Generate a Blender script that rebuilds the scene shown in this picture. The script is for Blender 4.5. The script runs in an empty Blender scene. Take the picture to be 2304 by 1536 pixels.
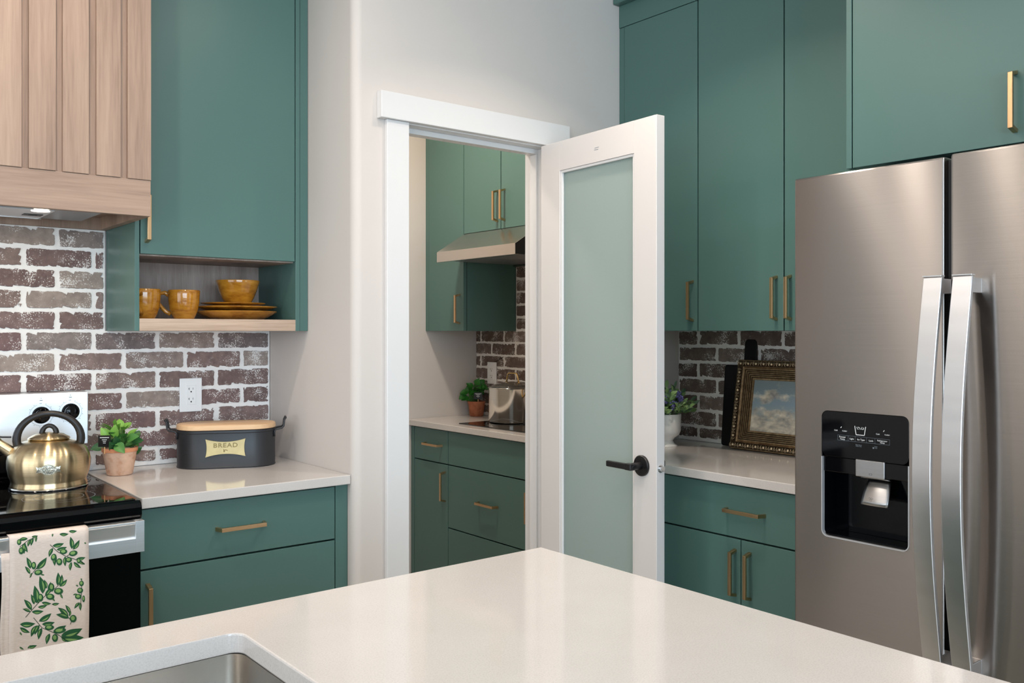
import bpy, bmesh, math, random
from mathutils import Vector, Matrix
random.seed(7)
PI = math.pi
SC = bpy.context.scene
COL = SC.collection

# ---------------------------------------------------------------- camera
cam_d = bpy.data.cameras.new('camera')
cam = bpy.data.objects.new('camera', cam_d); COL.objects.link(cam)
cam.location = (0, 0, 1.37)
cam.rotation_euler = (math.radians(90), 0, math.radians(-38.9))
cam_d.sensor_width = 36.0; cam_d.sensor_fit = 'HORIZONTAL'
cam_d.lens = 2010.0/2304*36
cam_d.shift_y = -23.0/2304
cam_d.clip_start = 0.05
SC.camera = cam

# ---------------------------------------------------------------- world, lights, exposure
w = bpy.data.worlds.new('world'); SC.world = w; w.use_nodes = True
bg = w.node_tree.nodes['Background']
bg.inputs[0].default_value = (0.75, 0.86, 1.0, 1); bg.inputs[1].default_value = 1.0

def area(name, loc, rot, sx, sy, power, color, shape='RECTANGLE', spread=PI):
    l = bpy.data.lights.new(name, 'AREA'); l.shape = shape; l.size = sx
    if shape in ('RECTANGLE', 'ELLIPSE'): l.size_y = sy
    l.energy = power; l.color = color; l.spread = spread
    o = bpy.data.objects.new(name, l); COL.objects.link(o)
    o.location = loc; o.rotation_euler = rot
    return o
# daylight through the window openings behind and left of the camera
area('daylight_front', (-0.75, -4.45, 1.60), (math.radians(90), 0, 0), 4.2, 2.1, 235, (0.64, 0.83, 1.0))
area('daylight_left', (-3.85, 0.2, 1.45), (math.radians(90), 0, math.radians(-90)), 4.8, 2.1, 90, (0.90, 0.95, 1.0))  # unseen left window, widened to fill the right-hand counter recess with light
# recessed lights read from fridge streaks, plus added ones brightening counters and cabinets
CANS_AND_FILL = [(0.30, 2.05, 10, 180), (0.80, 1.50, 5, 160), (1.88, 1.75, 8, 120), (1.30, 1.85, 2.5, 180), (1.65, 0.4, 5, 180), (0.75, 1.15, 3, 180), (-0.9, 2.05, 5, 180), (-0.9, 0.4, 5, 180), (1.7, -1.0, 4, 180), (0.3, -1.4, 4, 180)]
for i, (x, y, pw, sprd) in enumerate(CANS_AND_FILL):
    area('ceiling_lamp_and_fill', (x, y, 2.742), (0, 0, 0), 0.07, 0.07, pw, (1.0, 0.86, 0.74), 'DISK', math.radians(sprd))
area('pantry_lamp', (1.95, 3.25, 2.742), (0, 0, 0), 0.16, 0.16, 19, (1.0, 0.88, 0.74), 'DISK')
area('hood_lamp', (0.551, 2.815, 1.708), (0, 0, 0), 0.05, 0.05, 1.0, (1.0, 0.80, 0.55), 'DISK')

SC.cycles.diffuse_bounces = 8; SC.cycles.max_bounces = 14
SC.view_settings.view_transform = 'Standard'
SC.view_settings.look = 'None'
SC.view_settings.exposure = 0.04
SC.view_settings.gamma = 1.0
SC.view_settings.use_curve_mapping = False

# ---------------------------------------------------------------- materials
MATS = {}
def srgb(r, g, b):
    f = lambda c: (c/255/12.92) if c/255 <= .04045 else ((c/255+.055)/1.055)**2.4
    return (f(r), f(g), f(b), 1)
def base(name):
    m = bpy.data.materials.new(name); m.use_nodes = True
    nt = m.node_tree; b = nt.nodes['Principled BSDF']
    MATS[name] = m
    return m, nt, b
def N(nt, t, **kw):
    n = nt.nodes.new(t)
    for k, v in kw.items():
        if k.startswith('i_'):
            key = k[2:]
            n.inputs[int(key) if key.isdigit() else key.replace('_', ' ')].default_value = v
        else: setattr(n, k, v)
    return n
def coords(nt, scale=(1, 1, 1), kind='Object', offset_random=False):
    tc = N(nt, 'ShaderNodeTexCoord'); mp = N(nt, 'ShaderNodeMapping')
    mp.inputs['Scale'].default_value = scale
    nt.links.new(tc.outputs[kind], mp.inputs['Vector'])
    if offset_random:
        oi = N(nt, 'ShaderNodeObjectInfo'); mu = N(nt, 'ShaderNodeMath', operation='MULTIPLY'); mu.inputs[1].default_value = 37.0
        cx = N(nt, 'ShaderNodeCombineXYZ')
        nt.links.new(oi.outputs['Random'], mu.inputs[0]); nt.links.new(mu.outputs[0], cx.inputs[0]); nt.links.new(mu.outputs[0], cx.inputs[2])
        nt.links.new(cx.outputs[0], mp.inputs['Location'])
    return mp.outputs[0]
def ramp(nt, fac, stops):
    r = N(nt, 'ShaderNodeValToRGB'); e = r.color_ramp.elements
    while len(e) < len(stops): e.new(0.5)
    for i, (p, c) in enumerate(stops): e[i].position = p; e[i].color = c
    nt.links.new(fac, r.inputs[0]); return r.outputs[0]
def bump(nt, b, h, strength=.2, dist=.01):
    bp = N(nt, 'ShaderNodeBump'); bp.inputs['Strength'].default_value = strength; bp.inputs['Distance'].default_value = dist
    nt.links.new(h, bp.inputs['Height']); nt.links.new(bp.outputs[0], b.inputs['Normal'])
def noise(nt, vec, scale, detail=3, rough=.5):
    n = N(nt, 'ShaderNodeTexNoise'); n.inputs['Scale'].default_value = scale; n.inputs['Detail'].default_value = detail
    n.inputs['Roughness'].default_value = rough
    nt.links.new(vec, n.inputs['Vector']); return n.outputs['Fac']
def plain(name, c, rough=.5, metal=0., spec=.5, var=.06, nscale=8, bmp=0., bscale=200, coat=0., **kw):
    m, nt, b = base(name)
    b.inputs['Roughness'].default_value = rough; b.inputs['Metallic'].default_value = metal
    b.inputs['Specular IOR Level'].default_value = spec
    b.inputs['Coat Weight'].default_value = coat; b.inputs['Coat Roughness'].default_value = .05
    v = coords(nt)
    f = noise(nt, v, nscale)
    c = Vector(c[:3])
    lo = tuple(c*(1-var))+(1,); hi = tuple(c*(1+var))+(1,)
    nt.links.new(ramp(nt, f, [(.3, lo), (.7, hi)]), b.inputs['Base Color'])
    if bmp: bump(nt, b, noise(nt, v, bscale, 2), bmp, .002)
    return m
plain('green_paint', srgb(75, 107, 101), .36, spec=.45, var=.015, nscale=2, bmp=.04, bscale=60)
plain('wall_paint', srgb(200, 193, 187), .75, spec=.25, var=.01, nscale=2, bmp=.06, bscale=250)
plain('trim_paint', srgb(212, 211, 210), .35, var=.006, nscale=2)
plain('ceiling_paint', srgb(246, 246, 244), .85, var=.01)
plain('door_paint', srgb(204, 200, 197), .38, var=.006, nscale=2)
plain('white_plastic', srgb(238, 238, 238), .3, var=.004)
plain('slot_dark', srgb(30, 30, 30), .5)
plain('black_plastic', srgb(16, 16, 18), .35)
plain('black_gloss', srgb(5, 5, 7), .05, spec=.28, var=.02)
plain('black_glass', srgb(5, 5, 6), .03, spec=.7, var=.02)
plain('oven_black', srgb(3, 3, 4), .10, spec=.3, var=.02)
plain('cavity_black', srgb(4, 6, 9), .12, spec=.22)
plain('rim_silver', srgb(205, 207, 210), .3, metal=.6)
plain('black_metal', srgb(34, 36, 40), .42, spec=.5, var=.05, bmp=.03, bscale=400)
plain('black_board', srgb(7, 7, 8), .45, spec=.3)
plain('gap_black', srgb(8, 12, 12), .9)  # near-black that puts the shade of door gaps into the colour
plain('kettle_black', srgb(24, 22, 23), .45)
plain('door_black', srgb(14, 13, 15), .35)
plain('chrome', (.75, .77, .79), .12, metal=1, var=.01)
plain('soil', srgb(40, 28, 20), .95, var=.3, nscale=120)
plain('stick', srgb(205, 160, 110), .6)
plain('white_ink', srgb(225, 228, 228), .6, var=.0)
plain('grey_ink', srgb(120, 130, 138), .6, var=.0)
plain('dark_ink', srgb(55, 60, 66), .6, var=.0)
plain('brass_bright', (.86, .68, .38), .22, metal=1, var=.02, nscale=30)
plain('gold_pot', (.80, .55, .22), .15, metal=1, var=.02)
plain('plate_brass', (.50, .39, .20), .42, metal=.85, var=.06, nscale=40, bmp=.05, bscale=60)
plain('plate_patina', (.26, .20, .09), .5, metal=.8, var=.06)
plain('pewter', (.62, .58, .47), .3, metal=1, var=.25, nscale=160, bmp=.5, bscale=260)
plain('ceramic_white', srgb(232, 229, 224), .3, var=.04, nscale=60, bmp=.08, bscale=120)
plain('leaf_bright', srgb(122, 170, 72), .45, var=.16, nscale=30)
plain('leaf_mid', srgb(78, 130, 62), .45, var=.16, nscale=30)
plain('leaf_dark', srgb(44, 92, 50), .45, var=.16, nscale=30)
plain('leaf_basil', srgb(38, 108, 30), .42, var=.2, nscale=30)
plain('leaf_sage', srgb(128, 158, 98), .5, var=.2, nscale=30)
plain('leaf_olive', srgb(84, 112, 82), .5, var=.2, nscale=30)
plain('flower_violet', srgb(126, 118, 182), .6, var=.2, nscale=80)
plain('stem_green', srgb(70, 104, 52), .6)
plain('print_dark', srgb(28, 84, 48), .85, var=.1, nscale=60)
plain('print_ink', srgb(22, 50, 30), .85)
plain('print_light', srgb(128, 164, 96), .85, var=.12, nscale=60)
plain('liner_grey', srgb(150, 150, 152), .35, metal=.6, var=.03)
plain('lid_wood', srgb(222, 186, 146), .5, var=.06, nscale=12)
plain('ceiling_fitting', srgb(240, 240, 240), .4)
plain('floor_oak', srgb(176, 168, 158), .45, var=.12, nscale=6)
plain('rubber', srgb(20, 20, 22), .6)

def quartz():
    m, nt, b = base('quartz'); b.inputs['Roughness'].default_value = .09; b.inputs['Specular IOR Level'].default_value = .5
    v = coords(nt)
    f = noise(nt, v, 420, 2, .6); g = noise(nt, v, 9, 4)
    c1 = ramp(nt, f, [(.33, srgb(190, 185, 181)), (.47, srgb(198, 193, 189)), (.72, srgb(203, 198, 194))])
    c2 = ramp(nt, g, [(.3, (1, 1, 1, 1)), (.7, (.965, .96, .955, 1))])
    mx = N(nt, 'ShaderNodeMix', data_type='RGBA', blend_type='MULTIPLY'); mx.inputs[0].default_value = 1
    nt.links.new(c1, mx.inputs[6]); nt.links.new(c2, mx.inputs[7]); nt.links.new(mx.outputs[2], b.inputs['Base Color'])
quartz()

def wood(name, cs, axis='Z', rough=.5, fine=1.0):
    m, nt, b = base(name); b.inputs['Roughness'].default_value = rough; b.inputs['Specular IOR Level'].default_value = .35
    sc = {'Z': (1, 1, .045), 'X': (.045, 1, 1), 'Y': (1, .045, 1)}[axis]
    v = coords(nt, sc, offset_random=True)
    big = noise(nt, v, 11, 5, .55); small = noise(nt, v, 170*fine, 4, .6)
    mid = noise(nt, v, 42, 4, .6)
    a = N(nt, 'ShaderNodeMath', operation='MULTIPLY'); a.inputs[1].default_value = .5; nt.links.new(big, a.inputs[0])
    c = N(nt, 'ShaderNodeMath', operation='MULTIPLY_ADD'); c.inputs[1].default_value = .25; nt.links.new(small, c.inputs[0]); nt.links.new(a.outputs[0], c.inputs[2])
    d = N(nt, 'ShaderNodeMath', operation='MULTIPLY_ADD'); d.inputs[1].default_value = .25; nt.links.new(mid, d.inputs[0]); nt.links.new(c.outputs[0], d.inputs[2])
    nt.links.new(ramp(nt, d.outputs[0], [(.36, cs[0]), (.5, cs[1]), (.62, cs[2])]), b.inputs['Base Color'])
    bump(nt, b, small, .10, .001)
W_HOOD = (srgb(122, 100, 84), srgb(152, 127, 110), srgb(168, 143, 124))
wood('hood_wood_v', W_HOOD, 'Z'); wood('hood_wood_h', W_HOOD, 'X')
W_SH_SHADED = (srgb(126, 110, 102), srgb(158, 141, 131), srgb(182, 166, 155))  # shelf wood in darker tones, the niche's shade put into the colour
wood('shelf_wood_v_shaded', W_SH_SHADED, 'Z', fine=1.6); wood('shelf_wood_h', (srgb(160, 136, 116), srgb(190, 166, 146), srgb(206, 184, 164)), 'X')
wood('box_lid_wood', (srgb(206, 166, 126), srgb(222, 186, 146), srgb(232, 200, 162)), 'X', .5)

def brick_mat(name, cols, white):
    m, nt, b = base(name); b.inputs['Roughness'].default_value = .8; b.inputs['Specular IOR Level'].default_value = .25
    v = coords(nt, offset_random=True)
    oi = N(nt, 'ShaderNodeObjectInfo')
    c_obj = ramp(nt, oi.outputs['Random'], cols)
    n1 = noise(nt, v, 28, 5, .65)
    mul = ramp(nt, n1, [(.3, (.72, .70, .72, 1)), (.7, (1.22, 1.2, 1.2, 1))])
    mx = N(nt, 'ShaderNodeMix', data_type='RGBA', blend_type='MULTIPLY'); mx.inputs[0].default_value = 1
    nt.links.new(c_obj, mx.inputs[6]); nt.links.new(mul, mx.inputs[7])
    # pale specks and lime smears that belong to the bricks
    sp = noise(nt, v, 240, 2, .5); area_ = noise(nt, v, 14, 2, .5)
    add = N(nt, 'ShaderNodeMath', operation='MULTIPLY_ADD'); add.inputs[1].default_value = .95; nt.links.new(area_, add.inputs[0]); nt.links.new(sp, add.inputs[2])
    hf = N(nt, 'ShaderNodeMath', operation='MULTIPLY'); hf.inputs[1].default_value = .7; nt.links.new(add.outputs[0], hf.inputs[0])
    f1 = ramp(nt, hf.outputs[0], [(.775, (0, 0, 0, 1)), (.80, (1, 1, 1, 1))])
    smear = noise(nt, v, 42, 6, .75)
    f2 = ramp(nt, smear, [(.59, (0, 0, 0, 1)), (.74, (white, white, white, 1))])
    mxf = N(nt, 'ShaderNodeMath', operation='MAXIMUM'); nt.links.new(f1, mxf.inputs[0]); nt.links.new(f2, mxf.inputs[1])
    mz = N(nt, 'ShaderNodeMix', data_type='RGBA'); nt.links.new(mxf.outputs[0], mz.inputs[0])
    nt.links.new(mx.outputs[2], mz.inputs[6]); mz.inputs[7].default_value = srgb(214, 208, 204)
    nt.links.new(mz.outputs[2], b.inputs['Base Color'])
    bump(nt, b, n1, .35, .003)
brick_mat('brick_left', [(0, srgb(116, 96, 92)), (.3, srgb(136, 118, 110)), (.5, srgb(122, 98, 96)), (.7, srgb(142, 126, 118)), (.9, srgb(156, 143, 133)), (1, srgb(108, 97, 98))], .75)
brick_mat('brick_right_shaded', [(0, srgb(100, 86, 79)), (.5, srgb(116, 101, 93)), (1, srgb(134, 119, 110))], .35)  # same brick darkened, the weaker light on these walls put into its colour
plain('mortar', srgb(238, 234, 230), .85, spec=.2, var=.04, nscale=40, bmp=.5, bscale=70)

def steel(name, c, rough, aniso, scale=(1, 1, 400), uv=True):
    m, nt, b = base(name)
    b.inputs['Metallic'].default_value = 1; b.inputs['Roughness'].default_value = rough; b.inputs['Anisotropic'].default_value = aniso
    v = coords(nt, scale)
    f = noise(nt, v, 3, 3)
    c = Vector(c)
    nt.links.new(ramp(nt, f, [(.3, tuple(c*.95)+(1,)), (.7, tuple(c*1.04)+(1,))]), b.inputs['Base Color'])
    b.inputs['Anisotropic Rotation'].default_value = 0.0
    if uv:
        t = N(nt, 'ShaderNodeTangent', direction_type='UV_MAP'); t.uv_map = 'UVMap'
        nt.links.new(t.outputs[0], b.inputs['Tangent'])
    bump(nt, b, f, .004, .001)
steel('fridge_steel', (.33, .307, .289), .265, 1.0)
steel('handle_steel', (.66, .66, .67), .26, .6, (1, 1, 12))
steel('hood_steel', (.60, .56, .53), .26, .6)
steel('range_steel', (.86, .88, .90), .42, .5)
steel('sink_steel', (.60, .58, .55), .22, .5, uv=False)
steel('dispenser_steel', (.45, .45, .45), .32, .3, uv=False)
steel('pot_steel', (.84, .80, .74), .13, .0, uv=False)
def kettle_mat():
    m, nt, b = base('kettle_brass'); b.inputs['Metallic'].default_value = 1; b.inputs['Roughness'].default_value = .27
    b.inputs['Anisotropic'].default_value = .95
    t = N(nt, 'ShaderNodeTangent', direction_type='RADIAL', axis='Z'); nt.links.new(t.outputs[0], b.inputs['Tangent'])
    b.inputs['Anisotropic Rotation'].default_value = .25
    v = coords(nt, (1, 1, 260)); f = noise(nt, v, 3)
    nt.links.new(ramp(nt, f, [(.3, (.56, .43, .25, 1)), (.7, (.66, .52, .32, 1))]), b.inputs['Base Color'])
kettle_mat()
def bronze():
    m, nt, b = base('bronze'); b.inputs['Metallic'].default_value = 1; b.inputs['Roughness'].default_value = .3
    f = noise(nt, coords(nt, (4, 90, 90)), 6)
    nt.links.new(ramp(nt, f, [(.3, (.56, .35, .18, 1)), (.7, (.66, .43, .24, 1))]), b.inputs['Base Color'])
bronze()
def terracotta(name, a, c):
    m, nt, b = base(name); b.inputs['Roughness'].default_value = .85
    v = coords(nt); f = noise(nt, v, 26, 5, .6)
    nt.links.new(ramp(nt, f, [(.32, a), (.5, c), (.7, tuple(min(1, x*1.15) for x in c[:3])+(1,))]), b.inputs['Base Color'])
    bump(nt, b, noise(nt, v, 150), .2, .002)
terracotta('terracotta_pale', srgb(196, 140, 108), srgb(216, 178, 152))
terracotta('terracotta_rim', srgb(186, 110, 72), srgb(204, 136, 98))
terracotta('terracotta_red', srgb(140, 78, 50), srgb(164, 100, 70))
def glaze():
    m, nt, b = base('amber_glaze'); b.inputs['Roughness'].default_value = .09; b.inputs['Coat Weight'].default_value = .6; b.inputs['Coat Roughness'].default_value = .04
    v = coords(nt, (1, 1, 3.0)); f = noise(nt, v, 16, 5, .65)
    nt.links.new(ramp(nt, f, [(.28, srgb(120, 66, 16)), (.48, srgb(168, 112, 32)), (.7, srgb(192, 136, 48))]), b.inputs['Base Color'])
    bump(nt, b, noise(nt, coords(nt, (1, 1, 60)), 3), .12, .002)
glaze()
def linen():
    m, nt, b = base('linen'); b.inputs['Roughness'].default_value = .95; b.inputs['Specular IOR Level'].default_value = .1
    f = noise(nt, coords(nt, (1, 1, 14)), 90, 3)
    nt.links.new(ramp(nt, f, [(.3, srgb(208, 192, 180)), (.7, srgb(226, 212, 202))]), b.inputs['Base Color'])
    bump(nt, b, f, .15, .001)
linen()
def frosted():
    m, nt, b = base('frosted_glass'); b.inputs['Roughness'].default_value = .55
    b.inputs['Transmission Weight'].default_value = .82; b.inputs['IOR'].default_value = 1.3
    f = noise(nt, coords(nt), 300, 2)
    nt.links.new(ramp(nt, f, [(.3, (.76, .88, .84, 1)), (.7, (.80, .91, .87, 1))]), b.inputs['Base Color'])
    bump(nt, b, f, .05, .001)
    d = N(nt, 'ShaderNodeBsdfDiffuse'); d.inputs[0].default_value = (.50, .58, .56, 1)
    t = N(nt, 'ShaderNodeBsdfTranslucent'); t.inputs[0].default_value = (.60, .72, .69, 1)
    a = N(nt, 'ShaderNodeMixShader'); a.inputs[0].default_value = .5; nt.links.new(d.outputs[0], a.inputs[1]); nt.links.new(t.outputs[0], a.inputs[2])
    s = N(nt, 'ShaderNodeMixShader'); s.inputs[0].default_value = .55
    nt.links.new(b.outputs[0], s.inputs[1]); nt.links.new(a.outputs[0], s.inputs[2])
    nt.links.new(s.outputs[0], nt.nodes['Material Output'].inputs['Surface'])
frosted()
def clear_glass():
    m, nt, b = base('lid_glass'); b.inputs['Roughness'].default_value = .03
    b.inputs['Transmission Weight'].default_value = .9; b.inputs['Base Color'].default_value = (.55, .52, .48, 1)
    f = noise(nt, coords(nt), 20); nt.links.new(ramp(nt, f, [(0, (.5, .47, .43, 1)), (1, (.56, .53, .49, 1))]), b.inputs['Base Color'])
clear_glass()
def gilt(name, dark, light):
    m, nt, b = base(name); b.inputs['Metallic'].default_value = .75; b.inputs['Roughness'].default_value = .38
    f = noise(nt, coords(nt), 60, 4, .6)
    nt.links.new(ramp(nt, f, [(.35, dark), (.65, light)]), b.inputs['Base Color'])
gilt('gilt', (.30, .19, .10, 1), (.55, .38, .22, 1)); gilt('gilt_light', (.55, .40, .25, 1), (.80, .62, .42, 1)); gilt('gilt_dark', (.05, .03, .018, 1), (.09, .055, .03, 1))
def painting():
    m, nt, b = base('cloud_painting'); b.inputs['Roughness'].default_value = .6
    v = coords(nt, (1, 1, 1), 'Generated')
    sx = N(nt, 'ShaderNodeSeparateXYZ'); nt.links.new(v, sx.inputs[0])
    n1 = noise(nt, coords(nt, (5, 5, 7)), 3.2, 6, .58)
    sky = ramp(nt, sx.outputs[2], [(0, srgb(176, 168, 150)), (.2, srgb(168, 176, 172)), (.55, srgb(138, 158, 170)), (1, srgb(134, 146, 148))])
    # cumulus banks: a low band and one higher cloud
    band = ramp(nt, sx.outputs[2], [(0, (.50, .50, .50, 1)), (.2, (.62, .62, .62, 1)), (.40, (.44, .44, .44, 1)), (.5, (.30, .30, .30, 1)), (.72, (.50, .50, .50, 1)), (.92, (.25, .25, .25, 1))])
    ad = N(nt, 'ShaderNodeMath', operation='ADD'); ad.use_clamp = False; nt.links.new(n1, ad.inputs[0]); nt.links.new(band, ad.inputs[1])
    fac = ramp(nt, ad.outputs[0], [(.84, (0, 0, 0, 1)), (1.06, (1, 1, 1, 1))])
    cl = ramp(nt, noise(nt, coords(nt, (5, 5, 9)), 4.5, 6, .6), [(.3, srgb(140, 138, 136)), (.5, srgb(200, 190, 172)), (.68, srgb(232, 224, 206))])
    mz = N(nt, 'ShaderNodeMix', data_type='RGBA'); nt.links.new(fac, mz.inputs[0]); nt.links.new(sky, mz.inputs[6]); nt.links.new(cl, mz.inputs[7])
    nt.links.new(mz.outputs[2], b.inputs['Base Color'])
painting()
def emit(name, c, s):
    m, nt, b = base(name); b.inputs['Emission Color'].default_value = c; b.inputs['Emission Strength'].default_value = s
emit('lamp_glow', (1, .82, .6, 1), 9); emit('can_glow', (1, .86, .70, 1), 14)

# ---------------------------------------------------------------- mesh helpers
class MB:
    def __init__(s): s.v = []; s.f = []; s.mi = []; s.m = 0
    def quad(s, pts):
        i = len(s.v); s.v += [tuple(p) for p in pts]; s.f.append(tuple(range(i, i+len(pts)))); s.mi.append(s.m)
    def box(s, x0, x1, y0, y1, z0, z1):
        if x0 > x1: x0, x1 = x1, x0
        if y0 > y1: y0, y1 = y1, y0
        if z0 > z1: z0, z1 = z1, z0
        i = len(s.v)
        s.v += [(x0, y0, z0), (x1, y0, z0), (x1, y1, z0), (x0, y1, z0), (x0, y0, z1), (x1, y0, z1), (x1, y1, z1), (x0, y1, z1)]
        for q in ((0, 3, 2, 1), (4, 5, 6, 7), (0, 1, 5, 4), (1, 2, 6, 5), (2, 3, 7, 6), (3, 0, 4, 7)):
            s.f.append(tuple(i+k for k in q)); s.mi.append(s.m)
        return s
    def grid(s, rows, closed_u=False, closed_v=False):
        i = len(s.v); nr = len(rows); nc = len(rows[0])
        for r in rows: s.v += [tuple(p) for p in r]
        for a in range(nr if closed_v else nr-1):
            for b in range(nc if closed_u else nc-1):
                a2 = (a+1) % nr; b2 = (b+1) % nc
                s.f.append((i+a*nc+b, i+a*nc+b2, i+a2*nc+b2, i+a2*nc+b)); s.mi.append(s.m)
        return s
    def lathe(s, prof, n=32, c=(0, 0, 0), cap=True):
        rows = [[(c[0]+r*math.cos(2*PI*k/n), c[1]+r*math.sin(2*PI*k/n), c[2]+z) for k in range(n)] for r, z in prof]
        i = len(s.v); s.grid(rows, closed_u=True)
        if cap:
            s.f.append(tuple(reversed(range(i, i+n)))); s.mi.append(s.m)
            j = i+(len(prof)-1)*n; s.f.append(tuple(range(j, j+n))); s.mi.append(s.m)
        return s
    def tube(s, path, r, n=10, flat=None):
        path = [Vector(p) for p in path]; rows = []
        up = Vector((0, 0, 1)); t0 = (path[1]-path[0]).normalized()
        if abs(t0.dot(up)) > .9: up = Vector((0, 1, 0))
        side = t0.cross(up).normalized()
        for k, p in enumerate(path):
            t = (path[min(k+1, len(path)-1)]-path[max(k-1, 0)]).normalized()
            side = (side - t*side.dot(t)).normalized(); nn = side.cross(t)
            rr = r[k] if isinstance(r, (list, tuple)) else r
            fr = flat or 1.0
            rows.append([p+side*rr*math.cos(2*PI*a/n)+nn*rr*fr*math.sin(2*PI*a/n) for a in range(n)])
        i = len(s.v); s.grid(rows, closed_u=True)
        s.f.append(tuple(reversed(range(i, i+n)))); s.mi.append(s.m)
        j = i+(len(path)-1)*n; s.f.append(tuple(range(j, j+n))); s.mi.append(s.m)
        return s
    def prism(s, poly, z0, z1, axes='xyz'):
        """polygon in the first two axes, extruded along the third"""
        n = len(poly); i = len(s.v)
        def P(a, b, c):
            d = {axes[0]: a, axes[1]: b, axes[2]: c}; return (d['x'], d['y'], d['z'])
        s.v += [P(a, b, z0) for a, b in poly]+[P(a, b, z1) for a, b in poly]
        s.f.append(tuple(reversed(range(i, i+n)))); s.mi.append(s.m)
        s.f.append(tuple(range(i+n, i+2*n))); s.mi.append(s.m)
        for k in range(n):
            k2 = (k+1) % n; s.f.append((i+k, i+k2, i+n+k2, i+n+k)); s.mi.append(s.m)
        return s
    def sphere(s, c, r, sx=1, sy=1, sz=1, n=12, m=8):
        rows = []
        for a in range(1, m):
            ph = PI*a/m
            rows.append([(c[0]+sx*r*math.sin(ph)*math.cos(2*PI*k/n), c[1]+sy*r*math.sin(ph)*math.sin(2*PI*k/n), c[2]-sz*r*math.cos(ph)) for k in range(n)])
        i = len(s.v); s.grid(rows, closed_u=True)
        s.f.append(tuple(reversed(range(i, i+n)))); s.mi.append(s.m); j = i+(m-2)*n
        s.f.append(tuple(range(j, j+n))); s.mi.append(s.m); return s
    def mesh(s, name, mats, smooth=False, uvaxes=None, fix=True):
        me = bpy.data.meshes.new(name); me.from_pydata(s.v, [], s.f)
        for m in mats: me.materials.append(MATS[m])
        me.polygons.foreach_set('material_index', s.mi)
        if fix:
            bm = bmesh.new(); bm.from_mesh(me)
            bmesh.ops.recalc_face_normals(bm, faces=bm.faces); bm.to_mesh(me); bm.free()
        if smooth: me.polygons.foreach_set('use_smooth', [True]*len(me.polygons))
        if uvaxes:
            uv = me.uv_layers.new(name='UVMap')
            for lp in me.loops:
                co = me.vertices[lp.vertex_index].co
                uv.data[lp.index].uv = (co[uvaxes[0]], co[uvaxes[1]])
        me.update(); return me

def link(name, me, parent=None, loc=(0, 0, 0), rot=(0, 0, 0)):
    o = bpy.data.objects.new(name, me); COL.objects.link(o); o.location = loc; o.rotation_euler = rot
    if parent: o.parent = parent
    return o
def part(name, mb, mats, parent=None, bev=0., smooth=False, uvaxes=None, auto=None, fix=True, loc=(0, 0, 0), rot=(0, 0, 0)):
    if isinstance(mats, str): mats = [mats]
    me = mb.mesh(name, mats, smooth=smooth or auto is not None, uvaxes=uvaxes, fix=fix)
    o = link(name, me, parent, loc, rot)
    if auto is not None:
        me.set_sharp_from_angle(angle=math.radians(auto))
    if bev:
        b = o.modifiers.new('bevel', 'BEVEL'); b.width = bev; b.segments = 2; b.limit_method = 'ANGLE'; b.angle_limit = math.radians(40)
    return o
def thing(name, label, cat, loc=(0, 0, 0), rz=0, group=None):
    o = bpy.data.objects.new(name, None); COL.objects.link(o); o.empty_display_size = .05
    o.location = loc; o.rotation_euler = (0, 0, rz); o['label'] = label; o['category'] = cat
    if group: o['group'] = group
    return o
def tag(o, label, cat, group=None):
    o['label'] = label; o['category'] = cat
    if group: o['group'] = group
    return o
def struct(name, mb, mats, bev=0, parent=None, **kw):
    o = part(name, mb, mats, parent, bev, **kw)
    if not parent: o['kind'] = 'structure'
    return o
def bx(*a): return MB().box(*a)
def rrect(u0, u1, v0, v1, r, n=6):
    """rounded rectangle, counter-clockwise, starting at the lower-left arc"""
    pts = []
    for (cu, cv, a0) in ((u0+r, v0+r, PI), (u1-r, v0+r, 1.5*PI), (u1-r, v1-r, 0), (u0+r, v1-r, .5*PI)):
        for k in range(n+1):
            a = a0+.5*PI*k/n; pts.append((cu+r*math.cos(a), cv+r*math.sin(a)))
    return pts
def plate_with_hole(mb, outer, hole, n, w0, w1, axes):
    """slab between w0 and w1 with a rounded hole; outer = (u0,u1,v0,v1)"""
    u0, u1, v0, v1 = outer; oc = [(u0, v0), (u1, v0), (u1, v1), (u0, v1)]
    def P(a, b, c):
        d = {axes[0]: a, axes[1]: b, axes[2]: c}; return (d['x'], d['y'], d['z'])
    for w in (w0, w1):
        for c in range(4):
            arc = hole[c*(n+1):(c+1)*(n+1)]
            for k in range(n): mb.quad([P(*oc[c], w), P(*arc[k], w), P(*arc[k+1], w)])
            nx = hole[((c+1) % 4)*(n+1)]
            mb.quad([P(*oc[c], w), P(*arc[-1], w), P(*nx, w), P(*oc[(c+1) % 4], w)])
    for ring in (oc, hole):
        L = len(ring)
        for k in range(L): mb.quad([P(*ring[k], w0), P(*ring[(k+1) % L], w0), P(*ring[(k+1) % L], w1), P(*ring[k], w1)])
def merge(o, d=1e-5):
    bm = bmesh.new(); bm.from_mesh(o.data); bmesh.ops.remove_doubles(bm, verts=bm.verts, dist=d)
    bmesh.ops.recalc_face_normals(bm, faces=bm.faces); bm.to_mesh(o.data); bm.free()
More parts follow.
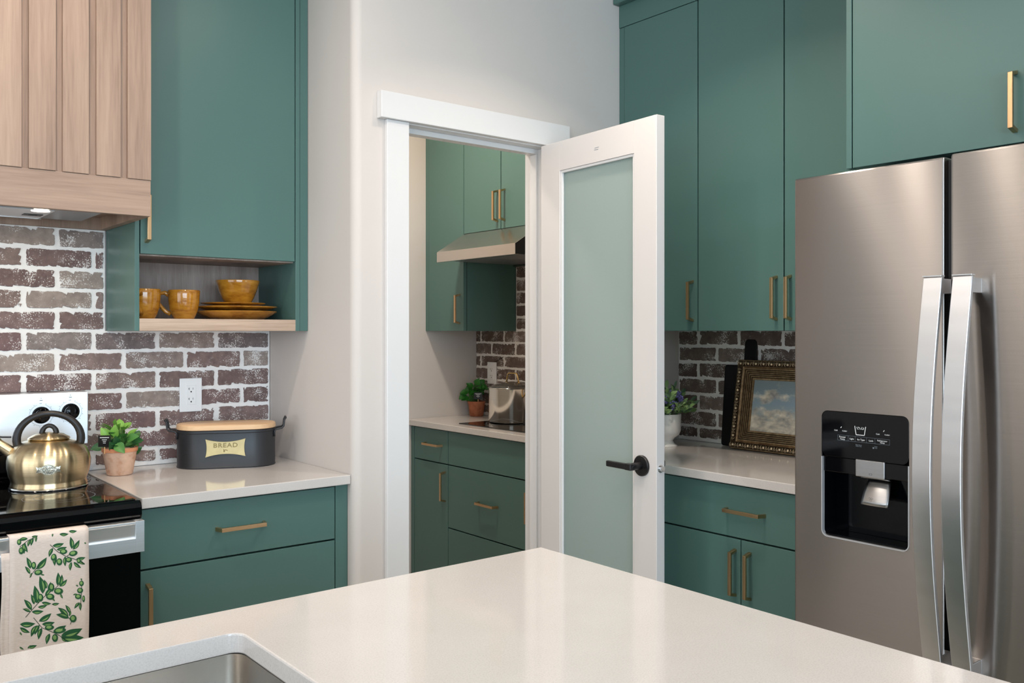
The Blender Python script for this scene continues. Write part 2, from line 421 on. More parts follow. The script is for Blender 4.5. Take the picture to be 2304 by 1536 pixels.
def text_part(name, body, size, mat, parent, loc, rot, extrude=.0002, align='CENTER', sx=1.0, spacing=1.0, bold=0.0):
    cu = bpy.data.curves.new(name, 'FONT'); cu.body = body; cu.size = size; cu.align_x = align; cu.align_y = 'CENTER'
    cu.extrude = extrude; cu.offset = bold; cu.resolution_u = 3; cu.space_character = spacing; cu.space_line = .9
    t = bpy.data.objects.new(name, cu); COL.objects.link(t)
    dg = bpy.context.evaluated_depsgraph_get(); me = bpy.data.meshes.new_from_object(t.evaluated_get(dg))
    bpy.data.objects.remove(t); me.materials.clear(); me.materials.append(MATS[mat])
    o = link(name, me, parent, loc, rot); o.scale = (sx, 1, 1); return o

# pull handle: length along local x, standing off towards local -y
def handle_mesh(L=.152, proj=.032, w=.0115, t=.0075, flare=.008):
    mb = MB(); h = L/2
    outer = [(-h, 0), (-h+flare, -proj), (h-flare, -proj), (h, 0)]
    inner = [(h-t*1.15, 0), (h-flare-t*1.05, -proj+t), (-h+flare+t*1.05, -proj+t), (-h+t*1.15, 0)]
    poly = outer+inner
    i = len(mb.v); z = w/2
    mb.v += [(a, b, -z) for a, b in poly]+[(a, b, z) for a, b in poly]
    for q in ((0, 1, 6, 7), (1, 2, 5, 6), (2, 3, 4, 5)):
        mb.f.append(q); mb.f.append(tuple(k+8 for k in reversed(q))); mb.mi += [0, 0]
    for k in range(8):
        k2 = (k+1) % 8; mb.f.append((k, k2, k2+8, k+8)); mb.mi.append(0)
    return mb.mesh('handle', ['bronze'])
HMESH = handle_mesh()
def handle(parent, loc, face, vertical=False):
    """face '-y' or '-x': direction the door looks"""
    o = link('handle', HMESH, parent, loc)
    rz = 0 if face == '-y' else math.radians(-90)
    m = Matrix.Rotation(rz, 4, 'Z') @ (Matrix.Rotation(math.radians(90), 4, 'Y') if vertical else Matrix.Identity(4))
    o.rotation_euler = m.to_euler()
    b = o.modifiers.new('bevel', 'BEVEL'); b.width = .0008; b.segments = 2
    return o

# ---------------------------------------------------------------- room shell
YA = 3.155; XB = 2.944; YP = 2.51; XN = 1.385; YP2 = 2.625; YE = 3.95; ZC = 2.75
struct('floor', bx(-3.7, XB+.12, -4.3, 4.1, -.05, 0), 'floor_oak')
struct('ceiling', bx(-3.7, XB+.12, -4.3, 4.1, ZC, ZC+.05), 'ceiling_paint')
wb = struct('wall_back', bx(-3.7, XN, YA, YA+.12, 0, ZC), 'wall_paint')
wr = struct('wall_right', bx(XB, XB+.12, -4.3, YE+.1, 0, ZC), 'wall_paint')
struct('wall_pantry_back', bx(XN, XB, YE, YE+.12, 0, ZC), 'wall_paint')
# nook wall with its rounded outer corner
mb = MB(); r = .028
prof = [(XN, YE), (XN, YP+r)]+[(XN+r-r*math.cos(a), YP+r-r*math.sin(a)) for a in [PI/2*k/8 for k in range(9)]]+[(1.578, YP), (1.578, YP2), (XN+.115, YP2), (XN+.115, YE)]
mb.prism(prof, 0, ZC)
o = struct('wall_nook', mb, 'wall_paint', auto=30)
# front wall of the pantry around the door opening
OX0, OX1, OZ = 1.578, 2.192, 2.06
struct('wall_pantry_front', bx(OX0, OX1, YP, YP2, OZ, ZC), 'wall_paint')
struct('wall_pantry_side', bx(OX1, XB, YP, YP2, 0, ZC), 'wall_paint')
# left and front walls with window openings
mb = MB(); mb.box(-3.7, -3.6, -4.3, -2.2, 0, ZC).box(-3.7, -3.6, 2.6, YA, 0, ZC).box(-3.7, -3.6, -2.2, 2.6, 0, .4).box(-3.7, -3.6, -2.2, 2.6, 2.5, ZC)
struct('wall_left', mb, 'wall_paint')
mb = MB(); mb.box(-3.6, -2.85, -4.3, -4.2, 0, ZC).box(1.35, XB, -4.3, -4.2, 0, ZC).box(-2.85, 1.35, -4.3, -4.2, 0, .5).box(-2.85, 1.35, -4.3, -4.2, 2.68, ZC)
struct('wall_front', mb, 'wall_paint')
mb = MB()
for x in (-2.85, -1.47, -.09, 1.29): mb.box(x, x+.06, -4.28, -4.21, .5, 2.68)
mb.box(-2.85, 1.35, -4.28, -4.21, .5, .56).box(-2.85, 1.35, -4.28, -4.21, 2.62, 2.68)
struct('window_1', mb, 'trim_paint')
mb = MB()
for y in (-2.2, -.62, .96, 2.54): mb.box(-3.69, -3.62, y, y+.06, .4, 2.5)
mb.box(-3.69, -3.62, -2.2, 2.6, .4, .46).box(-3.69, -3.62, -2.2, 2.6, 2.44, 2.5)
struct('window_2', mb, 'trim_paint')

# door casing, header, jambs
struct('trim_1', bx(1.494, OX0, YP-.018, YP-.0005, 0, 2.0545), 'trim_paint', bev=.002)
struct('trim_2', bx(OX1+.006, 2.272, YP-.018, YP-.0005, 0, 2.0545), 'trim_paint', bev=.002)
struct('trim_3', bx(1.466, 2.282, YP-.030, YP-.0005, 2.055, 2.141), 'trim_paint', bev=.002)
struct('trim_4', MB().box(OX0, OX1, YP-.004, YP2+.002, 2.052, 2.0598).box(OX0, OX1, YP+.040, YP+.078, 2.034, 2.052), 'trim_paint', bev=.0015)
struct('trim_5', MB().box(OX0, OX0+.008, YP-.004, YP2+.002, 0, 2.052).box(OX0+.008, OX0+.018, YP+.040, YP+.078, 0, 2.034), 'trim_paint', bev=.0015)
struct('trim_6', MB().box(OX1-.008, OX1, YP-.004, YP2+.002, 0, 2.052).box(OX1-.018, OX1-.008, YP+.040, YP+.078, 0, 2.034), 'trim_paint', bev=.0015)

# ---------------------------------------------------------------- brickwork
def brick_mesh(L, Hh, seed, mat, rag=.0026, dep=.0035):
    rd = random.Random(seed); step = .0035
    pts = []
    def edge(n, fx):
        off = 0
        for k in range(n):
            u = k/n
            off = .72*off+rd.uniform(-1, 1)*rag*.6
            if rd.random() < .045: off -= rag*rd.uniform(1.5, 4.5)
            pts.append(fx(u, off))
    nx = max(4, int(L/step)); nz = max(5, int(Hh/step)); h = Hh/2; l = L/2
    edge(nx, lambda u, o: (-l+L*u, -h+max(-.001, -o*.8)))
    edge(nz, lambda u, o: (l-max(-.001, -o*.8), -h+Hh*u))
    edge(nx, lambda u, o: (l-L*u, h-max(-.001, -o*.8)))
    edge(nz, lambda u, o: (-l+max(-.001, -o*.8), h-Hh*u))
    # round the corners off
    cr = rd.uniform(.003, .009)
    q = []
    for x, z in pts:
        ax, az = abs(x), abs(z); cx, cz = l-cr, h-cr
        if ax > cx and az > cz:
            d = math.hypot(ax-cx, az-cz)
            if d > cr: ax, az = cx+(ax-cx)*cr/d, cz+(az-cz)*cr/d; x, z = math.copysign(ax, x), math.copysign(az, z)
        q.append((x, z))
    mb = MB(); n = len(q)
    mb.v = [(x, .0, z) for x, z in q]+[(x, -dep*.6, z) for x, z in q]+[(x*(1-.0012/l), -dep, z*(1-.0012/h)) for x, z in q]
    for a in (0, 1):
        for k in range(n):
            k2 = (k+1) % n; mb.f.append((a*n+k, a*n+k2, (a+1)*n+k2, (a+1)*n+k)); mb.mi.append(0)
    mb.f.append(tuple(range(2*n, 3*n))); mb.mi.append(0)
    me = mb.mesh('brick', [mat]); return me
FULL = {}
def brick(parent, axis, a0, a1, z0, z1, plane, mat, k):
    L = a1-a0
    if L < .012: return
    key = (round(L, 3), round(z1-z0, 3), mat, k % 9)
    if key not in FULL: FULL[key] = brick_mesh(L, z1-z0, k*13+7, mat)
    c = (a0+a1)/2; z = (z0+z1)/2
    if axis == 'x': return link('brick', FULL[key], parent, (c, plane, z))
    return link('brick', FULL[key], parent, (plane, c, z), (0, 0, math.radians(-90)))
def courses(parent, axis, lo, hi, ztop, zlimit, first, plane, mat, joints, clip=None, pitch=.204):
    k = 0; row = first
    rng = random.Random(int(plane*100))
    z = ztop-.0665*first
    while z > zlimit:
        off = joints[row % 2]; n = int((off-lo)/pitch)+2
        edges = [off+pitch*j for j in range(3, -n-1, -1)]
        for e in edges:
            a0, a1 = e-pitch+.0072, e-.0072
            c0, c1 = lo, hi
            if clip: c0, c1 = clip(z, lo, hi)
            a0 = max(a0, c0+.001); a1 = min(a1, c1-.006)
            z1 = z+rng.uniform(-.0015, .001); z0 = max(z-.0552+rng.uniform(-.001, .0015), zlimit)
            if a1-a0 > .012 and z1-z0 > .01: brick(parent, axis, a0, a1, z0, z1, plane, mat, rng.randint(0, 800))
        row += 1; z = ztop-.0665*row
# left wall: mortar bed and bricks
mbd = MB(); mbd.box(-.3, XN-.003, YA-.008, YA-.0002, .915, 1.3705).box(-.3, .808, YA-.008, YA-.0002, 1.3705, 1.78)
m1 = struct('mortar_bed', mbd, 'mortar', parent=wb)
courses(wb, 'x', -.05, XN-.003, 1.3655, .93, -5, YA-.008, 'brick_left', {0: 1.376+.0085, 1: 1.275}, clip=lambda z, lo, hi: (lo, hi if z < 1.37 else .808))
m2 = struct('mortar_bed', bx(XB-.008, XB-.0002, 1.36, YP-.0005, .915, 1.371), 'mortar', parent=wr)
courses(wr, 'y', 1.40, YP+.003, 1.3695, .93, 0, XB-.008, 'brick_right_shaded', {0: 2.403, 1: 2.51})
m3 = struct('mortar_bed', MB().box(XB-.008, XB-.0002, YP2+.001, YE-.001, .915, 1.371).box(XB-.008, XB-.0002, YP2+.001, 3.604, 1.371, 1.70), 'mortar', parent=wr)
courses(wr, 'y', 2.95, YE+.004, 1.3695, .93, -5, XB-.008, 'brick_right_shaded', {0: 3.907, 1: 3.81}, clip=lambda z, lo, hi: (lo, hi if z < 1.3705 else 3.603))

# ---------------------------------------------------------------- pantry door leaf
door = thing('door_1', 'white interior door with one tall frosted glass pane, standing open', 'door', (2.145, 2.49, 0), 0)
door['kind'] = 'structure'
del door['category']
door.rotation_euler = (0, 0, math.radians(-90-3.6))     # local x runs along the leaf away from the hinges, local +y faces the cabinets
T = .035
def dbox(*a): return bx(*a)
Wd = .60; SW = .112
part('door_stile', bx(0.002, SW, 0, T, .012, 2.049), 'door_paint', door, .0015)
part('door_stile', bx(.496, Wd, 0, T, .012, 2.049), 'door_paint', door, .0015)
part('door_rail', bx(SW, .496, 0, T, 1.944, 2.049), 'door_paint', door, .0006)
part('door_rail', bx(SW, .496, 0, T, .012, .24), 'door_paint', door, .0006)
mb = MB()
for y0, y1 in ((.0035, .0135), (T-.0135, T-.0035)):
    mb.box(SW, SW+.009, y0, y1, .24, 1.944).box(.487, .496, y0, y1, .24, 1.944).box(SW+.009, .487, y0, y1, .24, .249).box(SW+.009, .487, y0, y1, 1.935, 1.944)
part('glazing_bead', mb, 'trim_paint', door, .0015)
part('glass_pane', bx(SW+.001, .495, .0145, .0205, .241, 1.943), 'frosted_glass', door)
# lever sets on both faces (local -y side is the one turned to the camera: sign)
def lever(sy):
    y0 = 0 if sy < 0 else T
    mb = MB(); prof = [(.0335, 0), (.0335, .006), (.031, .0085), (.012, .0088), (.0115, .045), (.009, .052)]
    rows = [[(.535+r_*math.cos(2*PI*k/32), y0+sy*h_, .942+r_*math.sin(2*PI*k/32)) for k in range(32)] for r_, h_ in prof]
    mb.grid(rows, closed_u=True); i = 5*32; mb.f.append(tuple(range(i, i+32))); mb.mi.append(0)
    rose = part('door_handle', mb, 'door_black', door, auto=40)
    mb = MB().box(.428, .520, y0+sy*.046, y0+sy*.060, .932, .951).box(.515, .544, y0+sy*.038, y0+sy*.060, .931, .952)
    part('lever', mb, 'door_black', rose, .003)
    mb = MB()
    for dz in (-.022, .022):
        rows = [[(.535+r_*math.cos(2*PI*k/12), y0+sy*h_, .942+dz+r_*math.sin(2*PI*k/12)) for k in range(12)] for r_, h_ in ((.003, .008), (.003, .0095), (.0001, .0097))]
        mb.grid(rows, closed_u=True)
    part('screw', mb, 'black_plastic', rose)
lever(-1); lever(1)
mb = MB()
for xa, xb, r_ in ((Wd, Wd+.0008, .0125), (Wd+.0008, Wd+.011, .008)):
    rows = [[(x, T/2+rr*math.cos(2*PI*k/20), .938+rr*math.sin(2*PI*k/20)) for k in range(20)] for x, rr in ((xa, r_), (xb, r_), (xb, .0001))]
    mb.grid(rows, closed_u=True)
part('latch', mb, 'chrome', door)
for z in (.22, 1.05, 1.84): part('hinge', MB().lathe([(.006, 0), (.006, .09)], 12, (-.004, T+.004, z)), 'black_plastic', door)
part('hook_mark', MB().box(.303, .325, -.0006, 0, 1.992, 1.9935).box(.301, .322, -.0006, 0, 1.985, 1.9865), 'grey_ink', door)

# ---------------------------------------------------------------- cabinets
G = 'green_paint'
def slab(name, parent, *b):
    return part(name, bx(*b), G, parent, .0012)
ZT = 2.578          # top of the tall upper doors

# upper cabinet over the bread box, with its open niche
c = thing('wall_cabinet', 'tall green wall cabinet with an open wooden niche holding amber dishes', 'cabinet', (.811, YA, 1.371))
def rel(o, t):      # keep world-built meshes under an empty that stands elsewhere
    o.matrix_parent_inverse = Matrix.Translation(-Vector(t.location)); return o
def R(o, t): return rel(o, t)
def W(name, mb, mats, t, **kw): return R(part(name, mb, mats, t, **kw), t)
W('side_panel', bx(.812, .8255, 2.83, YA-.009, 1.371, 2.70), G, c, bev=.001)
W('side_panel', bx(1.337, 1.352, 2.83, YA-.009, 1.371, 2.70), G, c, bev=.001)
W('filler_strip', bx(1.3545, 1.3835, 2.834, 2.852, 1.371, 2.70), G, c, bev=.001)
W('filler_strip', bx(1.352, 1.3545, 2.838, 2.852, 1.371, 2.70), G, c)
W('shelf_board', bx(.8255, 1.337, 2.8305, YA-.009, 1.371, 1.409), 'shelf_wood_h', c, bev=.001)
W('niche_ceiling', bx(.8255, 1.337, 2.852, YA-.009, 1.603, 1.62), 'shelf_wood_v_shaded', c)
W('back_panel', bx(.8255, 1.337, YA-.015, YA-.009, 1.409, 1.603), 'shelf_wood_v_shaded', c)
W('top_panel', bx(.8255, 1.337, 2.852, YA-.009, 2.68, 2.70), G, c)
d = W('door', bx(.8285, 1.334, 2.83, 2.850, 1.607, 2.697), G, c, bev=.0012)
h = handle(d, (.846, 2.83, 1.716), '-y', True); 

# base cabinet under the bread box
c = thing('base_cabinet', 'green base cabinet with one drawer and a door, right of the range', 'cabinet', (.746, YA, 0))
W('carcass', bx(.7455, 1.341, 2.574, YA-.002, .10, .8835), 'gap_black', c)
W('toe_kick', bx(.7455, 1.341, 2.62, 2.64, 0, .10), G, c)
W('side_panel', bx(.744, .7455, 2.553, YA-.002, .10, .8835), G, c)
W('filler_strip', bx(1.3415, 1.3835, 2.552, 2.58, .0, .8835), G, c, bev=.001)
d = W('drawer', bx(.7475, 1.3385, 2.552, 2.572, .7145, .8785), G, c, bev=.0012); handle(d, (1.031, 2.552, .797), '-y')
d = W('door', bx(.7475, 1.3385, 2.552, 2.572, .105, .709), G, c, bev=.0012); handle(d, (.766, 2.552, .598), '-y', True)

# upper cabinets on the right wall
def wall_unit(label, y_hi, y_lo, z0, z1, X, doors, handles, group=None, zc=None, name='wall_cabinet', xb=None):
    xb = xb or XB-.009
    t = thing(name, label, 'cabinet', (xb, (y_hi+y_lo)/2, z0), group=group)
    W('carcass', bx(X+.0215, xb, y_lo+.0008, y_hi-.0008, z0, z1), G, t)
    W('gap_shade_sheet', bx(X+.0205, X+.0215, y_lo+.001, y_hi-.001, z0+.001, z1-.001), 'gap_black', t)  # black sheet painting the shade seen between the doors
    for i, (a, b) in enumerate(doors):
        d = W('door', bx(X, X+.020, min(a, b)+.0015, max(a, b)-.0015, z0, z1-.002), G, t, bev=.0012)
        if handles[i]: handle(d, (X, handles[i][0], handles[i][1]), '-x', True)
    return t
UX = 2.573
t = wall_unit('green wall cabinet with a single tall door behind the open glass door', 2.480, 2.1115, 1.3715, ZT, UX, [(2.480, 2.1115)], [(2.134, 1.481)])
t = wall_unit('green wall cabinet with two tall doors beside the refrigerator cabinet', 2.1085, 1.380, 1.3715, ZT, UX, [(2.1085, 1.7475), (1.7455, 1.380)], [(1.776, 1.481), (1.722, 1.481)])
c = thing('filler_panel', 'narrow green filler strip between pantry wall and tall wall cabinet', 'panel', (UX, YP, 1.37))
W('strip', bx(UX+.003, UX+.02, 2.482, YP-.001, 1.3715, ZT-.001), G, c, bev=.0008)
c = thing('cornice', 'green fascia and cornice above the right-hand wall cabinets', 'cornice', (UX, 1.9, ZT))
W('fascia', bx(UX+.001, UX+.02, 1.380, YP-.001, ZT+.001, 2.72), G, c, bev=.001)
W('moulding', bx(UX-.034, UX+.0, 1.378, YP-.001, 2.665, ZC-.001), G, c, bev=.004)
# over the refrigerator
OXF = 2.33
t = thing('refrigerator_cabinet', 'deep green cabinet above the stainless refrigerator', 'cabinet', (XB, .91, 1.84))
W('carcass', bx(OXF+.0215, XB-.002, .452, 1.360, 1.830, 2.72), G, t)
W('side_panel', bx(OXF, XB-.002, 1.361, 1.3775, 1.830, 2.72), G, t, bev=.001)
W('gap_shade_sheet', bx(OXF+.0206, OXF+.0214, .453, 1.359, 1.836, 2.71), 'gap_black', t)  # black sheet standing in for shade between these doors
d = W('door', bx(OXF, OXF+.02, .9065, 1.3575, 1.830, 2.71), G, t, bev=.0012); handle(d, (OXF, .927, 1.931), '-x', True)
d = W('door', bx(OXF, OXF+.02, .4525, .9035, 1.830, 2.71), G, t, bev=.0012); handle(d, (OXF, .884, 1.931), '-x', True)

# base cabinets on the right wall
BX = 2.34
def base_unit(label, y_hi, y_lo, X, fronts, xb=None):
    t = thing('base_cabinet', label, 'cabinet', (XB-.002, (y_hi+y_lo)/2, 0))
    W('carcass', bx(X+.022, XB-.002, y_lo+.0008, y_hi-.0008, .10, .8835), 'gap_black', t)
    W('toe_kick', bx(X+.06, X+.08, y_lo+.0008, y_hi-.0008, 0, .10), G, t)
    for kind, a, b, z0, z1, hd in fronts:
        d = W(kind, bx(X, X+.020, min(a, b)+.0015, max(a, b)-.0015, z0, z1), G, t, bev=.0012)
        if hd: handle(d, (X, hd[0], hd[1]), '-x', hd[2])
    return t
base_unit('green base cabinet with wide drawer over two doors beside the refrigerator', 2.110, 1.381, BX,
          [('drawer', 2.110, 1.381, .7145, .8785, (1.728, .800, False)), ('door', 2.110, 1.746, .105, .709, (1.768, .602, True)), ('door', 1.746, 1.381, .105, .709, (1.7115, .602, True))])
base_unit('narrow green base cabinet hidden behind the open frosted door', 2.490, 2.112, BX,
          [('drawer', 2.490, 2.112, .7145, .8785, (2.30, .800, False)), ('door', 2.490, 2.112, .105, .709, (2.135, .602, True))])
# pantry base cabinets
PX = 2.51
base_unit('narrow pantry base cabinet with a small drawer over one door', 3.948, 3.6115, PX,
          [('filler_strip', 3.948, 3.917, .105, .8785, None), ('drawer', 3.9155, 3.6115, .7175, .8785, (3.733, .803, False)), ('door', 3.9155, 3.6115, .105, .712, (3.637, .604, True))])
base_unit('wide pantry base cabinet with three stacked drawer fronts under the cooktop', 3.610, 3.008, PX,
          [('drawer', 3.610, 3.008, .7175, .8785, None), ('drawer', 3.610, 3.008, .4085, .712, (3.285, .567, False)), ('drawer', 3.610, 3.008, .105, .403, None)])
base_unit('pantry base cabinet partly hidden by the right door jamb', 3.0065, 2.632, PX,
          [('door', 3.0065, 2.632, .105, .8785, (2.984, .600, True))])
# pantry upper cabinets
QX = 2.60
t = wall_unit('narrow green pantry wall cabinet left of the small hood', 3.949, 3.605, 1.3715, 2.62, QX, [(3.9165, 3.605)], [(3.640, 1.481)])
W('filler_strip', bx(QX+.002, QX+.02, 3.918, 3.949, 1.3715, 2.62), G, t, bev=.0008)
t = wall_unit('green pantry wall cabinet with two doors above the small hood', 3.6035, 3.0, 1.853, 2.62, QX, [(3.6035, 3.307), (3.305, 3.0)], [(3.331, 1.962), (3.277, 1.962)])

# ---------------------------------------------------------------- worktops
def worktop(label, b, bev=.0025):
    o = part('countertop', bx(*b), 'quartz', None, bev); tag(o, label, 'countertop'); return o
worktop('white quartz countertop carrying the bread box and potted herb', (.7445, XN-.0012, 2.531, YA-.0135, .8845, .914))
worktop('white quartz countertop carrying the framed painting by the refrigerator', (2.321, XB-.0135, 1.381, YP-.0015, .8845, .914))
worktop('white quartz pantry countertop carrying the basil and stock pot', (2.487, XB-.0135, 2.632, YE-.0015, .8845, .914))
# island
isl = part('island_countertop', MB(), 'quartz', None)
mb = MB(); HN = 8
plate_with_hole(mb, (-1.25, 1.235, .36, 1.433), rrect(-.27, .530, .86, 1.317, .022, HN), HN, .884, .914, 'xyz')
isl.data = mb.mesh('island_countertop', ['quartz']); merge(isl)
b_ = isl.modifiers.new('bevel', 'BEVEL'); b_.width = .003; b_.segments = 2; b_.limit_method = 'ANGLE'; b_.angle_limit = math.radians(60)
tag(isl, 'large white quartz island countertop in the foreground with sink cutout', 'countertop')
t = thing('island_cabinet', 'green island cabinet under the foreground quartz top', 'cabinet', (0, .9, 0))
mb = MB().box(-1.20, -1.18, .66, 1.40, .1, .8835).box(1.185, 1.205, .66, 1.40, .1, .8835).box(-1.18, 1.185, 1.38, 1.40, .1, .8835).box(-1.18, 1.185, .66, .68, .1, .8835).box(-1.18, 1.185, .68, 1.38, .1, .12)
W('carcass', mb, G, t)
W('toe_kick', bx(-1.15, 1.15, .72, 1.34, 0, .10), G, t)
# undermount sink
t = thing('sink', 'undermount stainless steel sink bowl set in the island', 'sink', (.13, 1.09, .66))
mb = MB(); ring = lambda d, r, z: [(x, y, z) for x, y in rrect(-.27-d, .530+d, .86-d, 1.317+d, r, 8)]
mb.grid([ring(.02, .04, .883), ring(.001, .024, .883), ring(.001, .024, .876), ring(0, .024, .70), ring(-.02, .03, .668), ring(-.05, .03, .664)], closed_u=True)
n0 = len(rrect(0, 1, 0, 1, .1, 8)); L = len(mb.v); mb.f.append(tuple(range(L-n0, L))); mb.mi.append(0)
o = W('bowl', mb, 'sink_steel', t, auto=50)
W('drain', MB().lathe([(.045, .6645), (.045, .667), (.036, .667), (.03, .6655)], 24, (.13, 1.09, 0)), 'chrome', t)

# ---------------------------------------------------------------- wooden range hood
t = thing('range_hood', 'wood-clad range hood with vertical boards above the range', 'range hood', (.353, YA, 1.702))
HX0, HX1, HY = -.104, .810, 2.669
W('bottom_band', bx(HX0, HX1, HY, HY+.019, 1.702, 1.8055), 'hood_wood_h', t, bev=.0008)
W('side_panel', bx(HX1-.022, HX1, HY+.0195, YA-.009, 1.702, 2.74), 'hood_wood_v', t)
W('side_panel', bx(HX0, HX0+.022, HY+.0195, YA-.009, 1.702, 2.74), 'hood_wood_v', t)
W('back_rail', bx(HX0+.022, HX1-.022, YA-.03, YA-.009, 1.702, 1.76), 'hood_wood_v', t)
W('soffit', bx(HX0+.022, HX1-.022, HY+.0195, YA-.03, 1.742, 1.76), 'hood_wood_h', t)
W('backing_panel', bx(HX0, HX1, HY+.0105, HY+.019, 1.806, 2.74), 'hood_wood_v', t)
edges = [(.746, .8105), (.663, .727), (.577, .643), (.494, .560)]
for k in range(7): edges.append((.411-.083*k, .477-.083*k))
for a, b in edges:
    W('board', bx(max(a, HX0), b, HY-.0025, HY+.0105, 1.8062, 2.738), 'hood_wood_v', t, bev=.0006)
li = W('fan_insert', MB().box(-.05, .706, 2.775, 3.022, 1.714, 1.742), 'liner_grey', t, bev=.001)
part('filter', bx(-.03, .585, 2.80, 3.005, 1.7115, 1.7139), 'range_steel', li, .0006, uvaxes=(0, 1)).matrix_parent_inverse = Matrix.Identity(4)
part('filter_rail', bx(-.03, .590, 3.005, 3.012, 1.7095, 1.7139), 'chrome', li)
part('filter_latch', MB().box(.525, .575, 2.90, 2.94, 1.7098, 1.7113).box(.54, .56, 2.91, 2.93, 1.7085, 1.7098), 'black_plastic', li)
part('lamp_lens', MB().lathe([(.024, 1.7105), (.024, 1.7139)], 24, (.551, 2.815, 0)), 'lamp_glow', li)

# ---------------------------------------------------------------- range (cooker)
t = thing('range', 'stainless steel electric range with black glass cooktop and towel', 'range', (.35, 3.1, 0))
RX0, RX1 = -.034, .728
W('body', bx(RX0+.004, RX1-.004, 2.52, 3.10, .03, .895), 'black_plastic', t)
W('side_trim', bx(RX1-.0038, RX1-.0005, 2.52, 3.10, .05, .895), 'range_steel', t, uvaxes=(1, 2))
W('cooktop_frame', MB().prism([(2.476, .870), (2.470, .882), (2.470, .902), (2.476, .913), (2.486, .919), (3.10, .919), (3.10, .8955), (2.50, .8955), (2.50, .870)], RX0, RX1, 'yzx'), 'black_gloss', t, bev=.003)
W('cooktop_glass', bx(RX0+.012, RX1-.012, 2.492, 3.075, .9188, .9215), 'black_glass', t, bev=.001)
mb = MB()
def annulus(mb, cx, cy, z, r0, r1, n=64, a0=0, a1=2*PI):
    rows = [[(cx+r*math.cos(a0+(a1-a0)*k/n), cy+r*math.sin(a0+(a1-a0)*k/n), z) for k in range(n+1)] for r in (r0, r1)]
    mb.grid(rows)
for cx, cy, r_ in ((.565, 2.655, .088), (.565, 2.655, .060), (.19, 2.65, .115), (.58, 2.90, .09), (.17, 2.93, .08)): annulus(mb, cx, cy, .92165, r_, r_+.0012)
W('burner_marks', mb, 'grey_ink', t, fix=False)
W('vent_strip', MB().box(RX0+.01, RX1-.008, 2.49, 2.52, .868, .894).box(RX0+.012, RX1-.02, 2.478, 2.49, .8625, .869), 'black_gloss', t, bev=.001)
# oven door: steel panel with a full-width finger recess above black glass
dr = W('oven_door', MB().box(RX0, .725, 2.474, 2.518, .12, .790), 'oven_black', t, bev=.002)
mb = MB()
prof = [(2.470, .790), (2.443, .790), (2.443, .8265), (2.4505, .8275), (2.4450, .8635), (2.443, .8655), (2.443, .870), (2.447, .8715), (2.470, .8715)]
mb.prism(prof, -.012, .7035, 'yzx'); 
mb.box(.7035, .7255, 2.443, 2.470, .790, .8715); mb.box(RX0, -.012, 2.443, 2.470, .790, .8715)
o = part('door_panel', mb, 'range_steel', dr, .0006, uvaxes=(0, 2)); 
W('drawer_front', bx(RX0, .725, 2.474, 2.518, .03, .112), 'range_steel', t, bev=.002, uvaxes=(0, 2))
# backguard
W('backguard_base', MB().box(RX0+.002, RX1, 3.062, 3.125, .9215, 1.02).prism([(3.062, .93), (3.038, .945), (3.042, 1.0), (3.062, 1.01)], RX0+.004, RX1-.004, 'yzx'), 'black_gloss', t, bev=.003)
W('backguard', bx(RX0, .7335, 3.052, 3.128, 1.014, 1.179), 'range_steel', t, bev=.002, uvaxes=(0, 2))
W('backguard_vent', bx(RX0+.02, .71, 3.131, 3.14, 1.16, 1.1795), 'rubber', t)
for kx, kz in ((.599, 1.112), (.682, 1.118), (.20, 1.112), (.10, 1.112)):
    mb = MB(); prof = [(.026, 0), (.026, .004), (.0215, .006), (.0205, .022), (.018, .024)]
    rows = [[(kx+r*math.cos(2*PI*k/28), 3.0515-h_, kz+r*math.sin(2*PI*k/28)) for k in range(28)] for r, h_ in prof]
    mb.grid(rows, closed_u=True); i = 4*28; mb.f.append(tuple(range(i, i+28))); mb.mi.append(0)
    mb.box(kx-.006, kx+.006, 3.022, 3.0515-.02, kz-.0195, kz+.0195)
    kb = W('knob', mb, 'black_gloss', t, auto=40)
    mk = MB()
    for a in range(12):
        th = math.radians(-60+300/11*a)
        mk.box(kx+.036*math.sin(th)-.0008, kx+.036*math.sin(th)+.0008, 3.0512, 3.0518, kz+.036*math.cos(th)-.0008, kz+.036*math.cos(th)+.0008)
    for k in range(40):
        a0, a1 = math.radians(20+8*k*1.0), math.radians(20+8*(k+1))
        mk.quad([(kx+.0325*math.sin(a0), 3.0513, kz+.0325*math.cos(a0)), (kx+.0325*math.sin(a1), 3.0513, kz+.0325*math.cos(a1)), (kx+.0331*math.sin(a1), 3.0513, kz+.0331*math.cos(a1)), (kx+.0331*math.sin(a0), 3.0513, kz+.0331*math.cos(a0))])
    for z_, w_ in ((.036, .0011), (.045, .004), (.052, .0011)):
        mk.box(kx-w_, kx+w_, 3.0512, 3.0518, kz+z_-.0009, kz+z_+.0009)
    W('dial_marks', mk, 'dark_ink', t, fix=False)

